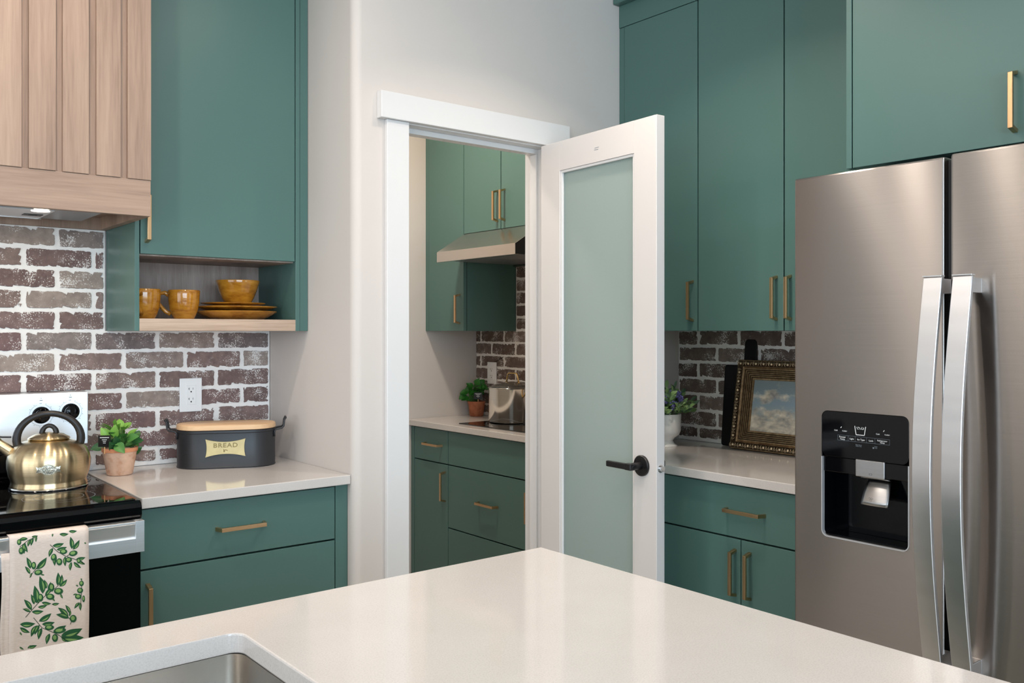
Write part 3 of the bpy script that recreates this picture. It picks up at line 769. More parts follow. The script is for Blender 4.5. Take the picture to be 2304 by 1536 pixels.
# ---------------------------------------------------------------- dish towel on the oven door
tw = thing('dish_towel', 'cream dish towel with green olive branch print hanging on the oven door', 'towel', (.49, 2.44, .87))
F_, HYp = 2010., 745.; ca, sa = math.cos(math.radians(51.1)), math.sin(math.radians(51.1))
def atY(cx, cy, Y):
    px, py = cx/4.8, 1180+cy/4.8
    tt = (px-1152)/F_; dd = Y/(sa-ca*tt); return dd*(ca+sa*tt), 1.37+dd*(HYp-py)/F_
TY = 2.434
def wav(x, z): return TY-.0025*math.sin(x*38+.6)*min(1, (.88-z)*5)-.0012*math.sin(z*23+x*11)
X0, X1 = .409, .587
rows = []
for k in range(26):
    z = .868-.42*k/25
    rows.append([(X0+(X1-X0)*j/14+.0012*math.sin(z*18+j), wav(X0+(X1-X0)*j/14, z), z) for j in range(15)])
top = [[(x, TY+.004, .8735) for (x, y, z) in rows[0]], [(x, TY+.022, .8745) for (x, y, z) in rows[0]], [(x, TY+.037, .8735) for (x, y, z) in rows[0]]]
mb = MB(); mb.grid(list(reversed(top))+rows)
o = W('front_fold', mb, 'linen', tw, smooth=True, fix=False); sm = o.modifiers.new('s', 'SOLIDIFY'); sm.thickness = .0016; sm.offset = 0
rows2 = []
for k in range(20):
    z = .835-.40*k/19
    rows2.append([(.392+.024*j/4+.002*math.sin(k*.5), TY+.0055+.002*math.sin(j*1.2), z) for j in range(5)])
mb = MB(); mb.grid(rows2); o = W('back_fold', mb, 'linen', tw, smooth=True, fix=False); sm = o.modifiers.new('s', 'SOLIDIFY'); sm.thickness = .0016; sm.offset = 0
PD, PL, PI_ = MB(), MB(), MB()
def tpt(cx, cy, lift):
    x, z = atY(cx, cy, TY); x = min(max(x, X0+.0005), X1-.0005)
    return (x, wav(x, z)-.0010-lift, z)
def lens(mb, a, b, wd, lift, sh=0.0):
    ax, ay = a; bx_, by = b; dx, dy = bx_-ax, by-ay; L = math.hypot(dx, dy); nx, ny = -dy/L, dx/L; P = []
    K = 7
    for k in range(K+1):
        u = k/K; w_ = wd*math.sin(PI*u**.85); P.append((ax+dx*u+nx*(w_+sh*L*math.sin(PI*u)), ay+dy*u+ny*(w_+sh*L*math.sin(PI*u))))
    for k in range(K-1, 0, -1):
        u = k/K; w_ = -wd*math.sin(PI*u**.85); P.append((ax+dx*u+nx*(w_+sh*L*math.sin(PI*u)), ay+dy*u+ny*(w_+sh*L*math.sin(PI*u))))
    P = [p for p in P]
    if sum(1 for p in P if atY(p[0], p[1], TY)[0] > X1 or atY(p[0], p[1], TY)[0] < X0) > len(P)*.7: return
    mb.quad([tpt(p[0], p[1], lift) for p in P])
def leafp(a, b, sh=.06):
    L = math.hypot(a[0]-b[0], a[1]-b[1]); wd = max(9, L*.185)
    lens(PD, a, b, wd, 0, sh)
    m_ = lambda u: (a[0]+(b[0]-a[0])*u, a[1]+(b[1]-a[1])*u)
    nx, ny = -(b[1]-a[1])/L, (b[0]-a[0])/L
    s0, s1 = m_(.18), m_(.74); o_ = wd*.42
    lens(PL, (s0[0]+nx*o_, s0[1]+ny*o_), (s1[0]+nx*o_, s1[1]+ny*o_), wd*.26, .0003, sh)
def olive(cx, cy, rx, ry, rot=0):
    def ell(s, ox=0, oy=0): return [(cx+ox+s*rx*math.cos(a)*math.cos(rot)-s*ry*math.sin(a)*math.sin(rot), cy+oy+s*rx*math.cos(a)*math.sin(rot)+s*ry*math.sin(a)*math.cos(rot)) for a in [2*PI*k/16 for k in range(16)]]
    if atY(cx, cy, TY)[0] > X1-.003: cx -= 12
    PD.quad([tpt(p[0], p[1], .0004) for p in ell(1.08)])
    PL.quad([tpt(p[0], p[1], .0007) for p in ell(.62, -rx*.12, -ry*.15)])
def stem(*pts):
    for a, b in zip(pts, pts[1:]):
        L = math.hypot(b[0]-a[0], b[1]-a[1]) or 1; nx, ny = -(b[1]-a[1])/L*3.2, (b[0]-a[0])/L*3.2
        PI_.quad([tpt(a[0]+nx, a[1]+ny, .0002), tpt(b[0]+nx, b[1]+ny, .0002), tpt(b[0]-nx, b[1]-ny, .0002), tpt(a[0]-nx, a[1]-ny, .0002)])
stem((400, 125), (300, 170), (215, 240)); stem((540, 215), (620, 290), (700, 335), (800, 370), (915, 420)); stem((320, 572), (370, 500), (420, 440))
stem((275, 1000), (380, 880), (470, 780), (600, 680), (640, 640)); stem((885, 600), (880, 740), (870, 870)); stem((755, 1072), (768, 1040), (740, 1000))
stem((362, 1003), (450, 1110), (600, 1170), (700, 1230)); stem((560, 855), (600, 862)); stem((720, 340), (780, 300))
for a, b in (((300, 150), (195, 172)), ((330, 160), (300, 240)), ((360, 140), (335, 230)), ((395, 120), (388, 190)), ((270, 190), (262, 318)), ((260, 200), (300, 300)), ((340, 130), (410, 118)),
             ((565, 228), (690, 200)), ((572, 250), (528, 350)), ((610, 268), (722, 240)), ((775, 262), (758, 128)), ((785, 268), (857, 162)), ((820, 372), (925, 352)), ((795, 402), (878, 468)), ((772, 402), (757, 498)), ((705, 340), (705, 450)), ((602, 320), (590, 445)), ((640, 100), (740, 98)), ((570, 95), (565, 130)), ((740, 68), (830, 66)), ((910, 190), (930, 205)), ((840, 380), (920, 430)),
             ((330, 478), (288, 352)), ((392, 482), (505, 352)), ((325, 535), (270, 450)), ((440, 535), (482, 543)), ((345, 520), (330, 575)),
             ((462, 745), (428, 555)), ((392, 850), (372, 655)), ((500, 690), (475, 592)), ((618, 655), (626, 513)), ((640, 655), (668, 535)), ((640, 665), (724, 588)), ((368, 862), (335, 750)), ((342, 925), (258, 806)), ((330, 942), (243, 910)), ((342, 940), (470, 930)), ((515, 700), (547, 615)), ((408, 890), (505, 868)), ((448, 838), (552, 848)), ((556, 855), (638, 845)), ((560, 780), (592, 825)), ((650, 740), (676, 795)), ((485, 762), (545, 672)), ((405, 850), (420, 760)),
             ((862, 838), (800, 905)), ((872, 838), (870, 928)), ((845, 665), (818, 652)), ((885, 600), (872, 580)), ((835, 750), (785, 757)),
             ((735, 1000), (622, 890)), ((752, 955), (702, 862)), ((742, 1005), (600, 965)), ((745, 985), (755, 915)),
             ((418, 1042), (552, 952)), ((450, 1072), (588, 1048)), ((402, 1085), (335, 1212)), ((450, 1112), (415, 1240)), ((425, 1080), (375, 1190)), ((575, 1140), (712, 1082)), ((655, 1190), (890, 1118)), ((650, 1205), (905, 1215)), ((535, 1170), (500, 1290)), ((660, 1215), (720, 1260)),
             ((215, 1075), (382, 1066)), ((215, 1110), (325, 1165)), ((215, 1160), (240, 1195)), ((300, 1325), (400, 1302)), ((212, 1320), (260, 1350)), ((300, 1340), (330, 1300))):
    leafp(a, b)
for q in ((230, 282, 26, 36), (206, 188, 22, 30), (685, 290, 38, 26, -.1), (790, 308, 44, 28, -.25), (578, 350, 27, 36, .3), (640, 400, 30, 36), (742, 378, 32, 27), (365, 442, 24, 38), (415, 515, 42, 28, -.2),
          (556, 675, 27, 42), (630, 715, 46, 33), (540, 775, 42, 31), (437, 786, 27, 40), (880, 634, 24, 28), (865, 710, 31, 28), (845, 775, 34, 26), (903, 800, 15, 34), (787, 1010, 35, 38), (530, 1105, 46, 26, -.1), (640, 1138, 64, 28, -.15), (590, 1218, 30, 40), (850, 390, 20, 26)):
    olive(*q)
W('olive_print', PD, 'print_dark', tw, fix=False); W('highlight_print', PL, 'print_light', tw, fix=False); W('stem_print', PI_, 'print_ink', tw, fix=False)
mb = MB()
for cx, cy, rx, ry in ((172, 640, 14, 70), (160, 730, 10, 55), (165, 990, 16, 40), (178, 900, 12, 36), (172, 500, 22, 18), (170, 1280, 18, 60), (190, 1230, 10, 40), (165, 430, 12, 22)):
    pts = [atY(cx+rx*math.cos(a), cy+ry*math.sin(a), TY+.0055) for a in [2*PI*k/12 for k in range(12)]]
    mb.quad([(min(max(x, .3935), .413), TY+.0017, z) for x, z in pts])
W('fold_print', mb, 'print_dark', tw, fix=False)

# ---------------------------------------------------------------- kettle
kt = thing('kettle', 'brushed brass stovetop kettle with black arched handle on the cooktop', 'kettle', (.581, 2.853, .9222), math.radians(-16))
# local x runs to the right as seen from the camera, spout to local -x
body = [(.098, 0), (.101, .002), (.101, .010), (.098, .018), (.0985, .022), (.105, .040), (.1085, .060), (.109, .078), (.106, .095), (.0985, .110), (.085, .1225), (.068, .131), (.052, .1355)]
part('body', MB().lathe(body, 64), 'kettle_brass', kt, auto=60)
part('base_ring', MB().lathe([(.0985, 0), (.1025, .0005), (.1035, .003), (.1015, .0055)], 64), 'chrome', kt, auto=60)
ld = part('lid', MB().lathe([(.050, .1365), (.055, .139), (.0535, .1425), (.038, .151), (.020, .155), (.004, .1565)], 48), 'kettle_brass', kt, auto=60)
part('lid_rim', MB().lathe([(.0535, .1365), (.0562, .139), (.0535, .1415)], 48), 'brass_bright', ld, auto=60)
mb = MB(); mb.tube([(.019*math.cos(a), 0, .151+.024*math.sin(a)) for a in [PI*k/12 for k in range(13)]], [.0075]*3+[.0065]*7+[.0075]*3, 10, 1.5)
part('lid_knob', mb, 'kettle_black', ld, smooth=True)
path = []; rad = []
for k in range(29):
    a = math.radians(-28+236*k/28); path.append((.083*math.cos(a), 0, .138+.072*math.sin(a))); rad.append(.0145-.0035*abs(math.sin(a)))
part('handle', MB().tube(path, rad, 12, .8), 'kettle_black', kt, smooth=True)
for sx_ in (-.078, .078): part('handle_bracket', MB().tube([(sx_, 0, .100), (sx_, 0, .118)], .008, 10), 'kettle_brass', kt, smooth=True)
sp = part('spout', MB().tube([(-.080, 0, .090), (-.100, 0, .106), (-.120, 0, .122), (-.131, 0, .131)], [.020, .0165, .0145, .0140], 20), 'kettle_brass', kt, auto=60)
part('spout_tip', MB().tube([(-.130, 0, .130), (-.137, 0, .136)], [.0153, .0150], 20), 'brass_bright', sp, auto=50)
mb = MB().tube([(-.139, 0, .1375), (-.142, 0, .140)], [.017, .0165], 16).tube([(-.141, 0, .150), (-.118, 0, .147), (-.096, 0, .146)], .0025, 8).tube([(-.141, 0, .140), (-.143, 0, .150)], .003, 8)
part('whistle', mb, 'kettle_black', kt, auto=50)
# oval badge with scalloped ends, wrapped on the belly facing the viewer
mb = MB()
def kb(u, v, out=0):
    rr = .1098+out-(.0009 if v < .045 else 0); zz = .062+v
    # belly radius at height
    for (r0, z0), (r1, z1) in zip(body, body[1:]):
        if z0 <= zz <= z1: rr = r0+(r1-r0)*(zz-z0)/(z1-z0)+.0012+out
    a = -PI/2+.06+u/.109
    return (rr*math.cos(a), rr*math.sin(a), zz)
def bad(poly, out):
    n = len(poly); c = kb(0, 0, out)
    for k in range(n):
        p, q = poly[k], poly[(k+1) % n]; mb.quad([c, kb(*p, out), kb(*q, out)])
oval = [(.021*math.cos(2*PI*k/28), .0145*math.sin(2*PI*k/28)) for k in range(28)]
rib = [(-.031, -.009), (-.026, -.0075), (0, -.009), (.026, -.0075), (.031, -.009), (.0285, 0), (.031, .009), (.026, .0075), (0, .009), (-.026, .0075), (-.031, .009), (-.0285, 0)]
bad(rib, .0004); bad(oval, .0012)
rd = random.Random(3)
for k in range(28):
    a = 2*PI*k/28; p = kb(.0195*math.cos(a), .013*math.sin(a), .0016); mb.sphere(p, .0012, n=6, m=4)
for k in range(30):
    p = kb(rd.uniform(-.015, .015), rd.uniform(-.008, .008), .0016); mb.sphere(p, rd.uniform(.0009, .0018), n=6, m=4)
part('badge', mb, 'pewter', kt)

# ---------------------------------------------------------------- plants
def leaf_mesh(name, mat, L=1., wd=.5, curl=.18, serr=0.0):
    mb = MB(); rows = []
    K = 7
    for k in range(K+1):
        u = k/K; w_ = wd*.5*math.sin(PI*(u*.94+.03)**.8)*(1+serr*math.sin(k*2.2)); zc = -curl*(u-.45)**2*2+.02
        rows.append([(u*L, -w_, zc+w_*.28), (u*L, -w_*.5, zc+w_*.06), (u*L, 0, zc-.02), (u*L, w_*.5, zc+w_*.06), (u*L, w_, zc+w_*.28)])
    mb.grid(rows); me = mb.mesh(name, [mat], smooth=True, fix=False); return me
def leaf_at(parent, me, p, d, size, roll=0, bend=None, name='leaf'):
    d = Vector(d).normalized(); q = d.to_track_quat('X', 'Z')
    o = link(name, me, parent, p); o.rotation_mode = 'QUATERNION'
    o.rotation_quaternion = q @ Matrix.Rotation(roll, 4, 'X').to_quaternion(); o.scale = (size, size, size); return o
def leaf_facing(parent, me, p, d, n, size):
    d = Vector(d).normalized(); n = Vector(n); y = n.cross(d).normalized(); z = d.cross(y).normalized()
    o = link('leaf', me, parent); m = Matrix((d, y, z)).transposed().to_4x4(); m.translation = Vector(p)
    o.matrix_local = m @ Matrix.Scale(size, 4); return o
def flowerpot(t, r_top, r_bot, H_, mat, rim_mat):
    prof = [(r_bot*.9, 0), (r_bot, .003), (r_top*.955, H_*.88), (r_top, H_*.985), (r_top*.985, H_), (r_top*.90, H_*.995), (r_top*.86, H_*.90)]
    o = part('pot', MB().lathe(prof[:4], 48), mat, t, auto=50)
    part('pot_rim', MB().lathe([(r_top*.985, H_*.86), (r_top*1.01, H_*.93), (r_top*1.005, H_), (r_top*.91, H_), (r_top*.88, H_*.88)], 48, cap=False), rim_mat, t, auto=50)
    part('soil', MB().lathe([(r_top*.885, H_*.885), (r_top*.6, H_*.91), (.002, H_*.93)], 32, cap=False), 'soil', t, smooth=True)
def marker(t, p, w_, h_, stick_z, rz, lines):
    """small black plant marker card on a wooden pick"""
    mk = part('plant_marker', bx(-w_/2, w_/2, -.0008, .0008, 0, h_), 'black_plastic', t, .0004, loc=p, rot=(0, 0, rz))
    part('pick', bx(-.0016, .0016, .0009, .0022, stick_z, h_*.6), 'stick', mk)
    mb = MB()
    for zz, ww, hh in lines: mb.box(-w_*ww/2, w_*ww/2, -.00105, -.0009, h_*zz-h_*hh/2, h_*zz+h_*hh/2)
    for k in range(9): mb.box(-w_*.34+w_*.68*k/8, -w_*.34+w_*.68*k/8+.0008, -.00108, -.0009, h_*.78, h_*.86)
    part('marker_lettering', mb, 'white_ink', mk)
rd = random.Random(11)
cr = Vector((.7782, -.628, 0)); cf = Vector((-.628, -.7782, 0))
t = thing('potted_herb', 'leafy herb in a pale terracotta pot left of the bread box', 'potted plant', (.815, 3.0, .9142))
flowerpot(t, .0535, .0385, .0865, 'terracotta_pale', 'terracotta_rim')
LB, LM, LD = leaf_mesh('leaf', 'leaf_bright', wd=.72), leaf_mesh('leaf', 'leaf_mid', wd=.72), leaf_mesh('leaf', 'leaf_dark', wd=.7)
mbs = MB()
SP = []
for k in range(44):
    a = rd.uniform(0, 2*PI); rr = rd.uniform(.004, .060); hh = rd.uniform(.108, .176)*(1-.18*(rr/.05)**2)
    SP.append((rr*math.cos(a), rr*math.sin(a), hh, a))
for k, (x, y, z, a) in enumerate(SP):
    me = LB if z > .135 else (LM if rd.random() < .6 else LD)
    if k % 3: leaf_facing(t, me, (x*.75, y*.75, z-.026), Vector((math.cos(a)*.8, math.sin(a)*.8, rd.uniform(.3, 1.3))), cf+Vector((rd.uniform(-.5, .5), rd.uniform(-.5, .5), rd.uniform(.3, 1.1))), rd.uniform(.034, .044))
    else: leaf_at(t, me, (x*.6, y*.6, z-.018), (math.cos(a), math.sin(a), rd.uniform(.1, 1.1)), rd.uniform(.036, .046), rd.uniform(-.5, .5))
    mbs.tube([(x*.3, y*.3, .075), (x*.5, y*.5, z*.75), (x*.6, y*.6, z-.018)], .0011, 6)
for (u, z, v, du, dz, s, me) in ((-.040, .090, -.012, -1, -.12, .046, LD), (.030, .112, -.02, 1, .35, .044, LM), (.008, .104, -.050, .45, -.35, .046, LM), (-.022, .118, -.028, -.5, .8, .042, LB), (.0, .122, -.036, .1, .9, .042, LB), (.035, .10, .01, .8, .2, .042, LD)):
    p = cr*u+cf*(-v)*.9; leaf_facing(t, me, (p.x, p.y, z), (cr*du+cf*.25+Vector((0, 0, dz))), cf+Vector((0, 0, .7)), s)
part('stems', mbs, 'stem_green', t, smooth=True)
p = cf*.050+cr*(-.026)
marker(t, (p.x, p.y, .094), .038, .036, -.022, math.radians(-34), [(.80, .72, .05), (.62, .40, .045), (.48, .26, .04), (.34, .22, .04)])

t = thing('potted_basil', 'green basil in a terracotta pot beside the stock pot in the pantry', 'potted plant', (2.871, 3.862, .9142))
flowerpot(t, .0475, .0365, .080, 'terracotta_red', 'terracotta_red')
LBa = leaf_mesh('leaf', 'leaf_basil', wd=.86, curl=.3); mbs = MB()
for k in range(30):
    a = rd.uniform(0, 2*PI); rr = rd.uniform(.004, .040); hh = rd.uniform(.10, .185)
    x, y = rr*math.cos(a), rr*math.sin(a)
    if x > .02: x = .02
    leaf_facing(t, LBa, (x*.7, y*.7, hh-.02), Vector((math.cos(a)*(.4 if math.cos(a) > 0 else 1), math.sin(a), rd.uniform(-.3, .9))), cf+Vector((rd.uniform(-.4, .4), rd.uniform(-.4, .4), rd.uniform(.2, 1.0))), rd.uniform(.034, .046))
    mbs.tube([(x*.2, y*.2, .07), (x*.7, y*.7, hh-.012)], .0012, 6)
for (u, z, du, dz) in ((-.045, .13, -1, -.1), (-.055, .115, -1, -.5), (-.04, .105, -.8, -.3), (.0, .165, .2, .6), (-.02, .15, -.6, .6)):
    p = cr*u+cf*.03; leaf_facing(t, LBa, (p.x, p.y, z), (cr*du+cf*.2+Vector((0, 0, dz))), cf+Vector((0, 0, .8)), .044)
    mbs.tube([(0, 0, .08), tuple(p*.6)[:2]+(z*.8,), (p.x, p.y, z)], .0012, 6)
part('stems', mbs, 'stem_green', t, smooth=True)
p = cf*.046+cr*.010
marker(t, (p.x, p.y, .094), .046, .036, -.02, math.radians(-42), [(.80, .74, .05), (.66, .50, .04), (.54, .24, .04), (.42, .44, .04), (.30, .20, .04)])

t = thing('planter', 'white footed ceramic planter with sage greenery and violet blooms', 'potted plant', (2.712, 2.385, .9142))
prof = [(.044, 0), (.044, .004), (.034, .010), (.027, .022), (.036, .034), (.052, .046), (.059, .062), (.060, .10), (.0605, .128), (.056, .128), (.055, .11)]
part('pot', MB().lathe(prof, 56), 'ceramic_white', t, auto=60)
LS, LO = leaf_mesh('leaf', 'leaf_sage', wd=.52), leaf_mesh('leaf', 'leaf_olive', wd=.45)
mbs = MB(); mbf = MB()
for k in range(40):
    a = 2*PI*k/40+rd.uniform(-.15, .15); el = rd.uniform(.15, 1.3); Ls = rd.uniform(.08, .135)
    tip = Vector((math.cos(a)*math.cos(el)*Ls*1.15, math.sin(a)*math.cos(el)*Ls*1.0, .115+math.sin(el)*Ls*.95))
    if tip.x > .17: tip.x = .17
    b0 = Vector((tip.x*.25, tip.y*.25, .11)); mid = (b0+tip)/2+Vector((0, 0, .018))
    mbs.tube([b0, mid, tip], .0012, 5)
    for j in range(6):
        u = .45+.55*j/5; q = b0*(1-u)**2+mid*2*u*(1-u)+tip*u*u
        dr_ = (tip-b0).normalized(); sd = dr_.cross(Vector((0, 0, 1))).normalized()
        if j == 5: dv = dr_
        else: dv = dr_*.5+sd*(1 if j % 2 else -1)+Vector((0, 0, rd.uniform(-.2, .6)))
        leaf_facing(t, LS if rd.random() < .6 else LO, q, dv, cf+Vector((rd.uniform(-.7, .7), rd.uniform(-.7, .7), rd.uniform(.2, 1.3))), rd.uniform(.024, .036))
for (u, z, v) in ((.012, .205, .02), (-.005, .19, .04), (.05, .20, .01), (.058, .185, .03), (-.03, .215, 0), (.02, .165, .05)):
    p = cr*u+cf*v
    for j in range(16):
        mbf.sphere((p.x+rd.uniform(-.009, .009), p.y+rd.uniform(-.009, .009), z+j*.0022-.017), .0045, n=6, m=5)
part('stems', mbs, 'stem_green', t, smooth=True)
o = part('blossoms', mbf, 'flower_violet', t, smooth=True); o['kind'] = 'stuff'

# ---------------------------------------------------------------- bread box
bb = thing('bread_box', 'black metal bread box with wooden lid and brass BREAD plate', 'bread box', (1.157, 2.985, .9142), math.radians(-23.5))
def stadium(hl, r, n=16):
    return [(hl+r*math.cos(a), r*math.sin(a)) for a in [-PI/2+PI*k/n for k in range(n+1)]]+[(-hl+r*math.cos(a), r*math.sin(a)) for a in [PI/2+PI*k/n for k in range(n+1)]]
HL, RR = .077, .083
mb = MB(); ring = lambda r, z: [(x, y, z) for x, y in stadium(HL, r)]
mb.grid([ring(RR-.004, 0), ring(RR+.001, .0), ring(RR+.0015, .004), ring(RR, .006), ring(RR, .116), ring(RR+.002, .118), ring(RR+.002, .125), ring(RR-.002, .126)], closed_u=True)
n0 = len(stadium(HL, RR)); mb.f.append(tuple(range(n0))); mb.mi.append(0); L = len(mb.v); mb.f.append(tuple(range(L-n0, L))); mb.mi.append(0)
part('body', mb, 'black_metal', bb, auto=40)
mb = MB(); mb.grid([ring(RR-.004, .1265), ring(RR+.001, .1275), ring(RR+.002, .134), ring(RR+.001, .142), ring(RR-.003, .1445)], closed_u=True)
mb.f.append(tuple(range(n0))); mb.mi.append(0); L = len(mb.v); mb.f.append(tuple(range(L-n0, L))); mb.mi.append(0)
part('lid', mb, 'box_lid_wood', bb, auto=40)
for s in (-1, 1):
    mb = MB(); ex = s*(HL+RR)
    for yy in (-.030, .030):
        e = s*(HL+math.sqrt(RR*RR-yy*yy))+s*.003
        mb.tube([(e, yy, .096), (e, yy, .112), (e+s*.003, yy, .119), (e+s*.012, yy, .122), (ex+s*.022, yy*.9, .124), (ex+s*.028, yy*.85, .130), (ex+s*.030, yy*.8, .150), (ex+s*.034, yy*.75, .158)], .0032, 8)
    mb.tube([(ex+s*.034, -.024, .158), (ex+s*.034, .024, .158)], .0042, 8)
    part('handle', mb, 'black_metal', bb, smooth=True)
# plate: rectangle with concave long sides and flared corners
def plate_pts(w_, h_, sag, n=10):
    P = []
    for k in range(n+1): u = -1+2*k/n; P.append((u*w_/2, -h_/2+sag*(1-u*u)))
    for k in range(1, n+1): v = -1+2*k/n; P.append((w_/2-.004*(1-v*v), v*h_/2))
    for k in range(1, n+1): u = 1-2*k/n; P.append((u*w_/2, h_/2-sag*(1-u*u)))
    for k in range(1, n): v = 1-2*k/n; P.append((-w_/2+.004*(1-v*v), v*h_/2))
    return P
pz = .069; px0 = .0
mb = MB(); mb.prism([(px0+a, pz+b) for a, b in plate_pts(.128, .060, .010)], -RR-.0035, -RR-.0003, 'xzy')
pl = part('name_plate', mb, 'plate_brass', bb, bev=.001)
A_, B_ = plate_pts(.128, .060, .010), plate_pts(.1215, .0535, .0098)
mb = MB(); n = len(A_); yf = -RR-.0055
mb.grid([[(px0+a, -RR-.0034, pz+b) for a, b in A_], [(px0+a*.99, yf, pz+b*.985) for a, b in A_], [(px0+a*.99, yf, pz+b*.985) for a, b in B_], [(px0+a, -RR-.0034, pz+b) for a, b in B_]], closed_u=True)
part('plate_rim', mb, 'plate_brass', pl, auto=60)
text_part('lettering', 'BREAD', .0205, 'plate_patina', pl, (px0, -RR-.0042, pz+.008), (math.radians(90), 0, 0), .0009, sx=1.12, spacing=1.16, bold=.0005)
mb = MB()
for a0, rr_ in ((0, .006), (.7, .0045)):
    mb.tube([(px0+rr_*math.cos(a0+a), -RR-.0042, pz-.010+rr_*.6*math.sin(a0+a)) for a in [PI*1.2*k/10 for k in range(11)]], .0008, 6)
mb.tube([(px0-.006, -RR-.0042, pz-.004), (px0-.005, -RR-.0042, pz-.014)], .0008, 6)
part('wheat_emblem', mb, 'plate_patina', pl, smooth=True)

# ---------------------------------------------------------------- dishes in the niche
def mug(label, cx, cy, ang):
    t = thing('mug', label, 'mug', (cx, cy, 1.4095), ang, 'amber mugs in the niche')
    prof = [(.030, 0), (.032, .002), (.038, .014), (.0445, .034), (.048, .056), (.0492, .078), (.0500, .092), (.0485, .0935), (.0470, .091), (.045, .06), (.034, .012), (.002, .009)]
    part('body', MB().lathe(prof, 48, cap=False).lathe([(.002, 0), (.030, 0)], 48, cap=False), 'amber_glaze', t, auto=60)
    path = [(-.046, 0, .077), (-.058, 0, .085), (-.072, 0, .083), (-.081, 0, .072), (-.080, 0, .056), (-.070, 0, .040), (-.056, 0, .024), (-.040, 0, .016)]
    part('handle', MB().tube(path, [.010, .0085, .008, .008, .008, .0075, .008, .0095], 12, .8), 'amber_glaze', t, smooth=True)
mug('amber glazed mug standing nearer the stack of plates, handle to the left', .992, 2.925, math.radians(-25))
mug('amber glazed mug half hidden behind the left edge of the niche', .868, 2.925, math.radians(58))
PXc, PYc = 1.190, 2.985
def plate(label, r, z, deep, name='plate'):
    prof = [(r*.62, 0), (r*.66, .001), (r*.78, deep*.35), (r*.92, deep*.75), (r*.985, deep), (r, deep+.002), (r*.99, deep+.004), (r*.90, deep*.78+.005), (r*.6, .006), (.002, .0055)]
    o = part(name, MB().lathe(prof, 64, (0, 0, 0), cap=False).lathe([(.002, 0), (r*.62, 0)], 64, cap=False), 'amber_glaze', None, auto=60, loc=(PXc, PYc, z))
    tag(o, label, 'plate', 'amber plates stacked in the niche')
plate('large deep amber plate at the bottom of the stack under the bowl', .137, 1.4095, .025)
plate('amber dinner plate in the middle of the stack', .138, 1.4335, .0175) if False else None
prof = [(.070, 0), (.095, .001), (.128, .0095), (.1375, .0125), (.138, .0145), (.136, .0158), (.125, .0125), (.09, .0045), (.002, .004)]
o = part('plate', MB().lathe(prof, 64, cap=False).lathe([(.002, 0), (.070, 0)], 64, cap=False), 'amber_glaze', None, auto=60, loc=(PXc+.001, PYc, 1.4392)); tag(o, 'amber dinner plate in the middle of the stack under the bowl', 'plate', 'amber plates stacked in the niche')
prof = [(.060, 0), (.075, .001), (.100, .0065), (.1075, .009), (.108, .0105), (.106, .0116), (.095, .0085), (.06, .0042), (.002, .004)]
o = part('plate', MB().lathe(prof, 64, cap=False).lathe([(.002, 0), (.060, 0)], 64, cap=False), 'amber_glaze', None, auto=60, loc=(PXc-.012, PYc-.004, 1.4552)); tag(o, 'small amber side plate directly under the bowl, topmost plate', 'plate', 'amber plates stacked in the niche')
prof = [(.044, 0), (.046, .003), (.054, .018), (.0625, .040), (.069, .062), (.0735, .074), (.0725, .0762), (.070, .074), (.060, .042), (.043, .008), (.002, .006)]
o = part('bowl', MB().lathe(prof, 64, cap=False).lathe([(.002, 0), (.044, 0)], 64, cap=False), 'amber_glaze', None, auto=60, loc=(1.192, 2.975, 1.4672)); tag(o, 'amber glazed bowl on top of the stacked plates', 'bowl')

# ---------------------------------------------------------------- outlets
def outlet(label, loc, rz):
    t = thing('wall_outlet', label, 'outlet', loc, rz)
    W_, H_ = .0385, .0585
    part('cover_plate', bx(-W_, W_, -.006, 0, -H_, H_), 'white_plastic', t, .002)
    rc = part('receptacle', bx(-.0168, .0168, -.0078, -.006, -.0335, .0335), 'white_plastic', t, .0008)
    mb = MB()
    for zc in (.0175, -.0175):
        mb.box(-.0075, -.006, -.0081, -.0078, zc, zc+.008).box(-.0105, -.006, -.0081, -.0078, zc+.0035, zc+.0048).box(.006, .0073, -.0081, -.0078, zc+.001, zc+.0075)
        mb.prism([(.0026*math.cos(a), zc-.0062+.0026*math.sin(a)) for a in [2*PI*k/12 for k in range(12)]], -.0081, -.0078, 'xzy')
    part('slots', mb, 'slot_dark', rc)
    for z in (-.048, .048): part('screw', MB().prism([(.003*math.cos(a), z+.003*math.sin(a)) for a in [2*PI*k/10 for k in range(10)]], -.0068, -.006, 'xzy'), 'white_plastic', t)
outlet('white duplex outlet on the brick above the bread box', (1.0885, YA-.0118, 1.1475), 0)
outlet('white outlet on the pantry brick behind the stock pot', (XB-.0118, 3.801, 1.146), math.radians(-90))

# ---------------------------------------------------------------- pantry hood, cooktop, stock pot
t = thing('cooker_hood', 'small stainless steel under-cabinet hood in the pantry', 'range hood', (XB, 3.3, 1.70))
mb = MB(); y0, y1 = 3.0, 3.603
P = [(2.438, 1.704), (2.438, 1.752), (2.600, 1.851), (XB-.012, 1.851), (XB-.012, 1.704), (XB-.03, 1.704), (XB-.03, 1.725), (2.46, 1.725), (2.46, 1.704)]
mb.prism(P, y0, y1, 'xzy')
W('shell', mb, 'hood_steel', t, bev=.001, uvaxes=(2, 1))
W('end_cap', MB().prism([(2.4385, 1.705), (2.4385, 1.7515), (2.600, 1.8505), (XB-.013, 1.8505), (XB-.013, 1.705)], y0-.0015, y0, 'xzy'), 'gap_black', t)
W('filter', MB().box(2.475, XB-.05, y0+.02, 3.295, 1.712, 1.7245).box(2.475, XB-.05, 3.305, y1-.02, 1.712, 1.7245), 'liner_grey', t, bev=.001)
t = thing('cooktop', 'black glass cooktop set into the pantry countertop', 'cooktop', (2.7, 3.29, .914))
